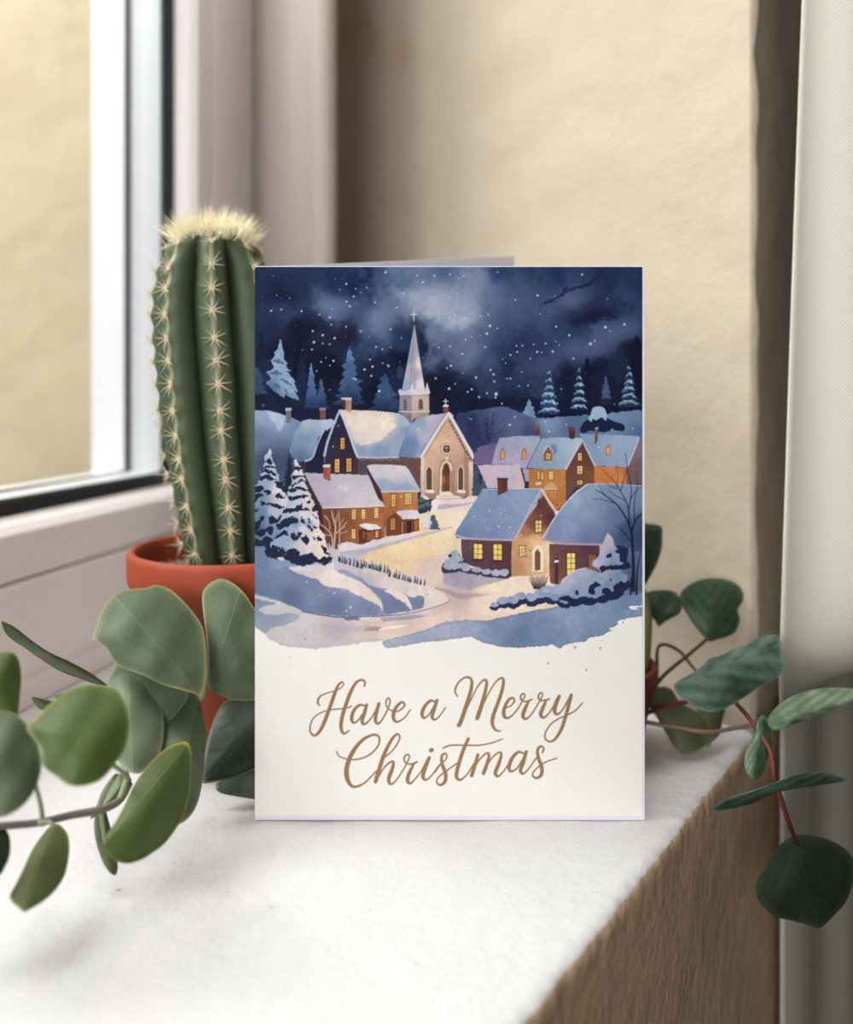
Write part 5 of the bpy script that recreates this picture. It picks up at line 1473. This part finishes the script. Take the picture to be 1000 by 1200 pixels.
for rib in range(NR):
    a = PH0 + 2 * math.pi * rib / NR
    z = zb + 4 + 5 * ((rib * .37) % 1)
    k0 = math.ceil(zb / PITCH)
    for q in range(k0, k0 + 40):
        z = q * PITCH + 1.2 * (rnd.random() - .5)
        if z > zt - 2.2:
            break
        i = int(np.argmin(abs(zc - z)))
        p, _ = cpt(i, a)
        p0_, _ = cpt(max(i - 2, 0), a)
        p1_, _ = cpt(min(i + 2, len(ss) - 1), a)
        tz = (p1_ - p0_).normalized()
        out = Vector((math.cos(a), math.sin(a), 0))
        nn = (out - tz * out.dot(tz)).normalized()
        sd_ = nn.cross(tz).normalized()
        # woolly cushion
        ring, R_ = [], 1.15
        for lat in (0, .5, 1.05):
            ring += [p - nn * .3 + (sd_ * math.cos(w * .785) * math.cos(lat) + tz * math.sin(w * .785) * math.cos(lat) * 1.25 + nn * math.sin(lat) * .9) * R_ for w in range(8)]
        wo.add([x * MM for x in ring], [(j * 8 + w, j * 8 + (w + 1) % 8, j * 8 + 8 + (w + 1) % 8, j * 8 + 8 + w) for j in range(2) for w in range(8)] + [tuple(range(16, 24))])
        n = 9
        for w in range(n):
            b = 2 * math.pi * (w + .5 * rnd.random()) / n
            Ls = 4.8 + 3.2 * rnd.random()
            d = (sd_ * math.cos(b) + tz * math.sin(b) + nn * (.35 + .35 * rnd.random())).normalized()
            sp.cone(p * MM, (p + d * Ls) * MM, .27 * MM, 4)
        sp.cone(p * MM, (p + (nn + tz * .4 * (rnd.random() - .3)) .normalized() * 8) * MM, .28 * MM, 4)
tag(wo.build('areole_wool', M_WOOL, cact), kind='stuff')
o = tag(sp.build('spines', M_SPINE, cact, smooth=False), kind='stuff')
o['label'] = 'ivory spines in star clusters down each rib'
cr_ = MB()
rs_, zs_ = ss[::-1, 2] * sc_, zc[::-1]
for k in range(950):
    a = rnd.random() * 6.283
    u_ = math.sqrt(rnd.random())
    rr = 17.5 * u_
    p = Vector(((250.5 - CX) * sc_ + rr * math.cos(a), CZ + rr * math.sin(a), float(np.interp(rr, rs_, zs_)) - 1.2))
    d = Vector((math.cos(a) * u_ * 1.0 + .7 * (rnd.random() - .5), math.sin(a) * u_ * 1.0 + .7 * (rnd.random() - .5), .8)).normalized()
    cr_.cone(p * MM, (p + d * (7 + 8 * rnd.random())) * MM, .24 * MM, 3)
o = tag(cr_.build('crown_spines', M_CROWN, cact, smooth=False), kind='stuff')
o['label'] = 'pale yellow tuft of spines on the crown'

# ---------------------------------------------------------------- leaves
def leafmat(name, lo, hi, rim, vein, rough=.48, spec=.4, thin=.2, back=None, nscale=60, vein_amt=.25, mott=None):
    m = Mat(name, rough, spec)
    e, lu, lv = m.attr('edge'), m.attr('along'), m.attr('across')
    c = m.mix(m.ramp(m.noise(nscale, 5), [(.3, 0.), (.7, 1.)]), lo, hi)
    if mott is not None:
        # silvery patches between the side veins
        s_ = m.math('SINE', m.math('ADD', m.math('ADD', m.math('MULTIPLY', lu, 24.), m.math('MULTIPLY', m.math('ABSOLUTE', lv), -16.)), m.math('MULTIPLY', m.noise(55, 3), 9.)))
        s_ = m.math('MULTIPLY', m.math('ADD', m.math('MULTIPLY', s_, .14), .55), m.math('MULTIPLY', m.noise(150, 4), 1.5))
        c = m.mix(m.ramp(s_, [(.2, 0.), (.62, .75)]), c, mott)
    # midrib and side veins
    av = m.math('ABSOLUTE', lv)
    mid = m.ramp(av, [(.0, 1.), (.035, 0.)])
    sv = m.math('SINE', m.math('ADD', m.math('MULTIPLY', lu, 30.), m.math('MULTIPLY', av, -26.)))
    sv = m.ramp(sv, [(.96, 0.), (1., .5)])
    c = m.mix(m.math('MULTIPLY', m.math('MAXIMUM', mid, sv), vein_amt), c, vein)
    c = m.mix(m.ramp(m.noise(25, 3), [(.4, 0.), (.7, .45)]), c, lo)
    c = m.mix(m.ramp(m.noise(500, 2), [(.66, 0.), (.72, .3)]), c, vein)
    c = m.mix(m.math('MULTIPLY', m.ramp(e, [(.955, 0.), (.99, 1.)]), m.ramp(m.noise(45, 2), [(.35, .25), (.65, .9)])), c, rim)
    m.base(c)
    b = m.bump(m.noise(nscale * 1.4, 4), .25, .002)
    m.bump(mid, .2, .0006, b)
    if thin:
        tl = m.node('ShaderNodeBsdfTranslucent')
        m.link(m.mix(.55, c, (170, 180, 60)), tl.inputs[0])
        mx = m.node('ShaderNodeMixShader')
        mx.inputs[0].default_value = thin
        m.link(m.b.outputs[0], mx.inputs[1])
        m.link(tl.outputs[0], mx.inputs[2])
        m.link(mx.outputs[0], m.n['Material Output'].inputs[0])
    return m.m


def leaf(outline, Z, g=(0, 0), bulge=3., th=.7, mat=None, parent=None, rib=None, fold=0., frame=None, curl=None, name='leaf'):
    """a leaf blade: outline in picture points seen at depth Z (mm) on a plane tilted by g (mm of depth per point),
    domed by bulge, folded along its midrib, with real thickness"""
    p = np.asarray(outline, float)
    if frame is not None:
        p = p * frame[2] + np.array(frame[:2])
    p = catmull(p, True, 6)
    c = p.mean(0)
    w_ = len(p) // 5
    ps = np.mean([np.roll(p, q, 0) for q in range(-w_, w_ + 1)], 0)
    n, K = len(p), 9
    if rib is None:
        d = ((p - c) ** 2).sum(1)
        tip = p[d.argmax()]
        base = c * 2 - tip
    else:
        rb = np.asarray(rib, float)
        if frame is not None:
            rb = rb * frame[2] + np.array(frame[:2])
        base, tip = rb
    ax = (tip - base)
    L_ = np.hypot(*ax)
    ax = ax / L_
    ay = np.array([-ax[1], ax[0]])
    halfw = max(abs((p - base) @ ay).max(), 1)
    V, E, LU, LV = [], [], [], []
    for side in (-1, 1):
        for k in range(K + 1):
            t = k / K
            ring = [c] if k == 0 else [c + ((q - c) * t ** 1.5 + (u - c) * (1 - t ** 1.5)) * t for q, u in zip(p, ps)]
            for q in ring:
                r_ = q - base
                lu, lv = (r_ @ ax) / L_, (r_ @ ay) / halfw
                z = Z + g[0] * (q[0] - c[0]) + g[1] * (q[1] - c[1]) - bulge * (1 - t * t) + fold * math.sqrt(lv * lv + .02)
                if curl is not None:
                    z += curl * (lu - .4) ** 2 * 4
                z += .35 * math.sin(q[0] * .11 + q[1] * .07)
                z += side * th * .5 * (1 - t ** 5)
                V.append(pix(q[0], q[1], z))
                E.append(t)
                LU.append(lu)
                LV.append(lv)
    m_ = 1 + K * n
    Fs = []
    for s_, off in ((0, 0), (1, m_)):
        for j in range(n):
            j2 = (j + 1) % n
            q = (off, off + 1 + j, off + 1 + j2)
            Fs.append(q if s_ else q[::-1])
            for k in range(K - 1):
                a = off + 1 + k * n
                b = a + n
                q = (a + j, b + j, b + j2, a + j2)
                Fs.append(q if s_ else q[::-1])
    a = 1 + (K - 1) * n
    for j in range(n):
        j2 = (j + 1) % n
        Fs.append((a + j, a + j2, m_ + a + j2, m_ + a + j))
    o = obj(name, V, Fs, mat, parent, attrs={'edge': E, 'along': LU, 'across': LV})
    return o


def stalk(name, pts, mat, parent):
    """a twig along (px, py, Z, radius mm)"""
    q = crv(np.array(pts, float), False, 8)
    mb = MB()
    mb.tube([pix(a, b, z) for a, b, z, r_ in q], [r_ * MM for a, b, z, r_ in q], 10)
    return mb.build(name, mat, parent)


G1 = leafmat('eucalyptus_leaf', (78, 94, 68), (108, 122, 92), (150, 146, 84), (138, 150, 118))
G2 = leafmat('eucalyptus_leaf_pale', (112, 128, 100), (140, 154, 124), (176, 176, 120), (160, 174, 148))
G3 = leafmat('eucalyptus_leaf_green', (78, 98, 50), (98, 118, 62), (176, 172, 62), (114, 132, 78), thin=.34)
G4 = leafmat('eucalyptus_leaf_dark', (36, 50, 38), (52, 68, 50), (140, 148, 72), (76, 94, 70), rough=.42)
m = Mat('eucalyptus_bark', .8, .2)
m.base(m.mix(m.noise(160, 4), (134, 128, 118), (104, 96, 92)))
m.bump(m.noise(400, 3), .3, .0006)
M_BARK = m.m
m = Mat('green_twig', .6, .3)
m.base(m.mix(m.noise(160, 4), (150, 160, 128), (126, 136, 104)))
M_TWIG = m.m

euc = thing('eucalyptus_branch', 'eucalyptus branch with broad round grey green leaves lying along the left of the white sill', 'branch', pix(160, 1000, 285))
C3, C4 = (0, 640, .32), (0, 820, .32)
# far, dark leaves tucked beside the pot
leaf([(735, 862), (748, 770), (765, 690), (790, 620), (825, 568), (880, 558), (960, 560), (1060, 600), (1040, 720), (960, 800), (880, 840), (800, 862)], 334, (.05, -.2), 3, .8, G4, euc, [(1010, 600), (760, 850)], 2, C3)
leaf([(788, 880), (800, 850), (835, 775), (870, 712), (935, 632), (1010, 600), (1090, 640), (1110, 760), (1060, 880), (980, 935), (935, 928), (860, 916), (805, 903)], 339, (.0, -.16), 2, .8, G4, euc, [(1090, 640), (795, 890)], 2, C3)
leaf([(115, 553), (145, 556), (190, 568), (215, 585), (185, 602), (152, 600), (130, 582)], 330, (.2, 0), 1, .6, G1, euc, [(215, 585), (115, 553)], 0, C3)
leaf([(200, 549), (225, 540), (260, 545), (240, 560), (215, 562)], 331, (.2, 0), .6, .6, G1, euc, [(260, 548), (200, 549)], 0, C3)
leaf([(5, 278), (20, 279), (60, 300), (115, 345), (180, 388), (250, 420), (320, 457), (380, 498), (395, 515), (350, 506), (290, 484), (220, 458), (150, 415), (90, 372), (48, 345), (20, 318)], 318, (.35, .2), 1.2, .7, G1, euc, [(395, 515), (5, 278)], 0, C3)
# the two big leaves at the top
leaf([(340, 330), (352, 290), (372, 235), (400, 195), (440, 168), (490, 156), (535, 152), (570, 142), (612, 152), (650, 180), (700, 232), (742, 296), (754, 370), (757, 450), (752, 510), (736, 553), (715, 540), (670, 528), (590, 505), (520, 472), (440, 442), (408, 412), (382, 372), (352, 350)], 316, (.10, -.22), 4, .9, G1, euc, [(740, 545), (430, 190)], 2.5, C3)
leaf([(741, 180), (755, 148), (785, 126), (820, 120), (860, 140), (900, 178), (935, 232), (985, 280), (1020, 350), (1025, 440), (1000, 520), (960, 556), (920, 566), (865, 566), (815, 550), (775, 530), (758, 505), (760, 430), (756, 330), (745, 250)], 331, (.05, -.1), 3.5, .9, G1, euc, [(765, 535), (880, 170)], 2.2, C3)
# middle leaves
leaf([(392, 512), (410, 470), (440, 420), (480, 404), (510, 406), (560, 440), (610, 480), (665, 520), (690, 545), (660, 600), (600, 650), (540, 640), (460, 600), (410, 560)], 313, (.12, -.2), 2, .8, G2, euc, [(690, 545), (440, 420)], 1.5, C3)
leaf([(392, 518), (400, 495), (430, 458), (462, 444), (505, 448), (548, 460), (560, 500), (582, 552), (597, 610), (600, 680), (590, 740), (560, 790), (520, 828), (490, 832), (450, 815), (420, 760), (400, 690), (385, 610)], 303, (.10, -.22), 3, .8, G2, euc, [(488, 830), (470, 450)], 2, C3)
leaf([(590, 745), (596, 680), (602, 620), (608, 590), (640, 558), (680, 538), (715, 537), (735, 560), (742, 610), (756, 670), (752, 740), (746, 830), (735, 900), (722, 945), (700, 985), (665, 1015), (620, 1020), (595, 960), (580, 850)], 303, (.16, -.25), 3, .8, G1, euc, [(725, 545), (640, 1010)], 2, C3)
# twisted little leaf by the fork and its neighbour
leaf([(370, 402), (385, 360), (410, 310), (440, 270), (462, 280), (482, 292), (470, 325), (440, 360), (405, 385)], 288, (.15, -.2), 1, .6, G2, euc, [(372, 402), (470, 285)], 1, C4)
leaf([(345, 440), (360, 410), (385, 405), (400, 450), (412, 500), (422, 560), (432, 605), (428, 635), (415, 643), (392, 622), (372, 585), (355, 535), (346, 490)], 283, (.25, -.2), 1.5, .7, G1, euc, [(368, 405), (420, 640)], 1, C4)
leaf([(330, 1000), (350, 960), (372, 900), (398, 860), (425, 832), (455, 850), (470, 865), (440, 890), (400, 930), (370, 975)], 290, (.2, -.1), 1, .6, G2, euc, [(335, 1000), (460, 850)], 0, C3)
# nearer leaves
leaf([(376, 528), (392, 490), (420, 452), (452, 395), (482, 330), (515, 275), (560, 222), (600, 185), (645, 160), (680, 154), (697, 172), (702, 215), (700, 280), (694, 350), (672, 425), (640, 480), (600, 530), (560, 560), (520, 585), (470, 600), (430, 593), (400, 575), (384, 552)], 270, (.16, -.16), 3.5, .9, G3, euc, [(380, 535), (690, 165)], 2, C4)
leaf([(98, 668), (125, 640), (160, 600), (205, 560), (255, 528), (320, 508), (385, 512), (430, 528), (458, 575), (474, 635), (470, 700), (455, 752), (420, 800), (385, 842), (345, 868), (285, 880), (245, 872), (205, 842), (172, 818), (152, 790), (145, 735)], 246, (.08, -.18), 4, .9, G3, euc, [(430, 810), (140, 640)], 2, C3)
leaf([(36, 716), (60, 670), (88, 612), (120, 545), (158, 490), (185, 462), (212, 455), (238, 476), (252, 505), (254, 560), (242, 630), (222, 672), (190, 712), (150, 745), (110, 768), (88, 778), (66, 760), (45, 742)], 257, (.1, -.3), 2.5, .8, leafmat('eucalyptus_leaf_olive', (88, 100, 64), (108, 120, 78), (190, 184, 96), (146, 158, 108), thin=.3), euc, [(200, 460), (70, 765)], 1.5, C4)
leaf([(-150, 660), (-80, 600), (-10, 598), (40, 606), (80, 632), (118, 680), (142, 735), (152, 800), (138, 868), (110, 920), (70, 962), (10, 992), (-60, 985), (-140, 900), (-170, 780)], 243, (.08, -.15), 4, .9, G1, euc, [(110, 930), (-100, 650)], 2, C3)
leaf([(-120, 420), (-60, 385), (0, 384), (48, 388), (70, 420), (78, 475), (74, 540), (68, 600), (60, 640), (0, 640), (-80, 600), (-130, 520)], 258, (.08, -.1), 3, .9, G3, euc, [(20, 650), (-30, 390)], 1.5, C3)
leaf([(-120, 470), (-50, 440), (0, 458), (28, 484), (38, 520), (36, 570), (20, 610), (-5, 645), (-70, 640), (-130, 560)], 250, (.08, -.2), 2, .8, G4, euc, [(0, 450), (-40, 640)], 1, C4)
# twigs
stalk('twig', [(-60, 972, 246, 1.1), (0, 968, 254, 1.1), (45, 964, 262, 1.15), (85, 955, 270, 1.2), (118, 949, 276, 1.3), (140, 938, 283, 1.2), (152, 918, 289, 1.1)], M_BARK, euc)
stalk('twig', [(140, 938, 283, 1.1), (148, 915, 288, 1.0), (150, 898, 292, .95), (175, 880, 322, .9), (205, 850, 326, .9), (236, 818, 322, .85), (239, 800, 320, .8), (240, 770, 322, .5)], M_TWIG, euc)
stalk('twig', [(50, 966, 263, .8), (48, 945, 256, .7), (43, 925, 250, .65), (38, 905, 246, .6)], M_TWIG, euc)
stalk('twig', [(45, 964, 262, .8), (54, 962, 259, .7), (62, 966, 257, .6)], M_TWIG, euc)
stalk('twig', [(132, 896, 250, .7), (144, 905, 266, .7), (150, 912, 285, .8)], M_TWIG, euc)
stalk('twig', [(124, 992, 280, .6), (120, 965, 280, .7), (118, 949, 277, .8)], M_TWIG, euc)
stalk('twig', [(122, 804, 318, .6), (140, 850, 312, .6), (152, 890, 294, .7)], M_TWIG, euc)

# ---------------------------------------------------------------- trailing plant at the right
V1 = leafmat('silver_green_leaf', (36, 56, 44), (58, 80, 66), (96, 120, 100), (110, 130, 114), thin=.1, mott=(108, 130, 120), nscale=90)
V2 = leafmat('deep_green_leaf', (36, 58, 40), (54, 78, 54), (66, 94, 62), (90, 112, 86), thin=.1, mott=(72, 96, 78), nscale=90)
V3 = leafmat('olive_leaf', (84, 90, 62), (104, 110, 78), (150, 148, 100), (120, 124, 92), thin=.15)
V4 = leafmat('shade_darkened_leaf', (36, 48, 40), (50, 62, 50), (50, 66, 48), (70, 82, 66), thin=.05, mott=(54, 66, 56), nscale=110)  # shade below the sill put into the hanging leaf's colour
V5 = leafmat('variegated_leaf', (50, 80, 56), (78, 104, 78), (60, 92, 62), (124, 140, 112), thin=.12, mott=(136, 150, 126), nscale=70)
m = Mat('red_stem', .55, .35)
m.base(m.mix(m.noise(140, 3), (112, 52, 46), (84, 44, 38)))
M_RED = m.m
m = Mat('dark_stem', .6, .3)
m.base(m.mix(m.noise(140, 3), (84, 76, 54), (62, 54, 42)))
M_DSTEM = m.m
QX, QY = 76.0, 394.0
tp = thing('potted_trailing_plant', 'trailing plant with silvery green leaves, growing in a small dark red pot', 'potted plant', Vector((QX, QY, 0)) * MM)
mb = MB()
prof = [(0, .2), (21, .2), (22.5, 1.2), (28, 30), (29.6, 31), (30, 33), (30, 38), (29, 39.4), (27.6, 39), (27, 35), (0, 34)]
mb.lathe([(r_ * MM, z * MM) for r_, z in prof], Vector((QX, QY, 0)) * MM, 72)
mb.build('pot', terracotta('dark_red_clay', (126, 50, 38), (104, 42, 34)), tp)
v, f = [], []
for i in range(13):
    for k in range(40):
        a, r_ = 2 * math.pi * k / 40, 27 * i / 12
        v.append(Vector((QX + r_ * math.cos(a), QY + r_ * math.sin(a), 35.5 + 1.2 * rnd.random())) * MM)
for i in range(12):
    for k in range(40):
        f.append((i * 40 + k, i * 40 + (k + 1) % 40, (i + 1) * 40 + (k + 1) % 40, (i + 1) * 40 + k))
m = Mat('dark_soil', .95, .1)
m.base(m.ramp(m.noise(320, 4), [(.3, (36, 28, 22)), (.6, (70, 56, 44))]))
obj('soil', v, f, m.m, tp)
R5, R6 = (700, 560, .3), (700, 800, .3)
# rolled young leaf: an open green funnel
mb = MB()
prof = []
for k in range(15):
    t = k / 14
    prof.append(((2.5 + 7.5 * math.sin(min(1, t * 1.15) * math.pi * .55)), 27 * t))
cup = pix(751, 684, 402)
inner = [(r_ - .7, z + .3) for r_, z in prof[::-1]]
mb.lathe([(a * MM, b * MM) for a, b in prof + inner], cup, 40)
o = mb.build('rolled_leaf', None or V2, tp)
for k_ in ('edge', 'along', 'across'):
    at_ = o.data.attributes.new(k_, 'FLOAT', 'POINT')
    nv = len(o.data.vertices)
    at_.data.foreach_set('value', [0.3 if k_ == 'edge' else (i // 40) / 30 if k_ == 'along' else .4 for i in range(nv)])
stalk('stem', [(750, 690, 402, 2.6), (757, 720, 398, 2.8), (756, 755, 396, 3.0), (750, 800, 395, 3.2), (742, 832, 395, 3.2)], leafmat('pale_green_stem', (116, 124, 62), (138, 144, 78), (138, 144, 78), (138, 144, 78), thin=0), tp)
leaf([(170, 470), (200, 445), (240, 438), (290, 440), (320, 462), (332, 500), (322, 530), (290, 550), (262, 565), (240, 580), (215, 545), (180, 530)], 402, (-.2, -.2), 2.5, .8, V2, tp, [(330, 490), (180, 500)], 1.5, R5)
leaf([(325, 455), (350, 425), (390, 402), (440, 392), (500, 396), (545, 415), (570, 445), (568, 485), (550, 515), (558, 555), (540, 600), (505, 622), (470, 632), (440, 640), (412, 615), (378, 575), (352, 535), (330, 495)], 398, (.15, -.25), 4, .8, V2, tp, [(450, 635), (440, 395)], 3, R5)
leaf([(300, 810), (330, 785), (375, 760), (410, 735), (440, 705), (480, 695), (530, 670), (575, 655), (630, 625), (680, 612), (712, 620), (720, 660), (722, 700), (733, 730), (726, 765), (690, 790), (640, 815), (590, 848), (540, 880), (490, 905), (440, 915), (390, 900), (345, 870), (312, 840)], 342, (.03, -.30), 4, .9, V1, tp, [(300, 812), (725, 650)], 3, R5)
leaf([(190, 870), (200, 835), (240, 815), (290, 825), (320, 870), (375, 905), (420, 930), (445, 975), (460, 1010), (425, 1045), (380, 1075), (335, 1080), (300, 1050), (270, 1000), (235, 940), (205, 900)], 388, (.05, -.3), 3, .8, V3, tp, [(215, 840), (400, 1060)], 2, R5)
leaf([(390, 900), (450, 905), (500, 895), (490, 950), (480, 1000), (450, 1030), (430, 1050), (430, 980), (400, 930)], 392, (.1, -.2), 1.5, .8, V3, tp, [(440, 900), (450, 1030)], 1, R5)
leaf([(665, 145), (690, 105), (730, 70), (780, 45), (850, 25), (920, 18), (1000, 22), (1060, 30), (1090, 45), (1050, 58), (980, 85), (900, 115), (830, 140), (760, 165), (715, 185), (680, 180)], 316, (-.02, -.32), 2, .8, V5, tp, [(670, 160), (1085, 45)], 2, R6)
leaf([(625, 145), (650, 128), (672, 150), (685, 195), (684, 245), (668, 295), (655, 340), (635, 370), (612, 378), (590, 360), (576, 325), (580, 270), (600, 225), (620, 190)], 322, (.15, -.12), 2, .8, V5, tp, [(655, 135), (605, 372)], 1.5, R6)
leaf([(445, 497), (470, 475), (520, 448), (570, 432), (640, 410), (700, 388), (760, 362), (840, 345), (910, 355), (975, 375), (992, 383), (930, 392), (860, 402), (780, 412), (710, 425), (650, 455), (590, 480), (520, 495), (470, 502)], 306, (.12, .5), 2, .8, V1, tp, [(445, 497), (990, 383)], 2, R6)
leaf([(620, 800), (635, 755), (670, 700), (700, 650), (740, 612), (790, 594), (850, 598), (920, 620), (970, 650), (1000, 690), (1005, 740), (995, 800), (970, 860), (930, 905), (885, 950), (860, 960), (820, 945), (760, 930), (700, 915), (660, 885), (630, 850)], 335, (.25, -.1), 4, .9, V4, tp, [(775, 600), (870, 955)], 3, R6)
stalk('stem', [(745, 838, 394, 1.1), (775, 795, 390, .9), (810, 765, 394, .8), (832, 745, 398, .7), (845, 720, 397, .5)], M_DSTEM, tp)
stalk('stem', [(742, 836, 398, 1.0), (768, 800, 400, .9), (772, 758, 402, .8), (795, 762, 404, .8), (815, 785, 400, .6), (835, 800, 385, .5)], M_DSTEM, tp)
stalk('stem', [(748, 840, 390, 1.1), (790, 825, 380, 1.0), (850, 818, 360, .9), (868, 830, 344, .9), (884, 850, 330, .9), (903, 880, 318, .9), (908, 910, 314, .9), (917, 940, 314, .9), (926, 968, 318, .9), (934, 988, 330, .8)], M_RED, tp)
stalk('stem', [(750, 845, 390, 1.0), (790, 852, 384, 1.0), (830, 858, 378, .9), (862, 853, 352, .9), (884, 850, 331, .8)], leafmat('brown_runner', (150, 120, 104), (126, 98, 84), (126, 98, 84), (126, 98, 84), thin=0), tp)
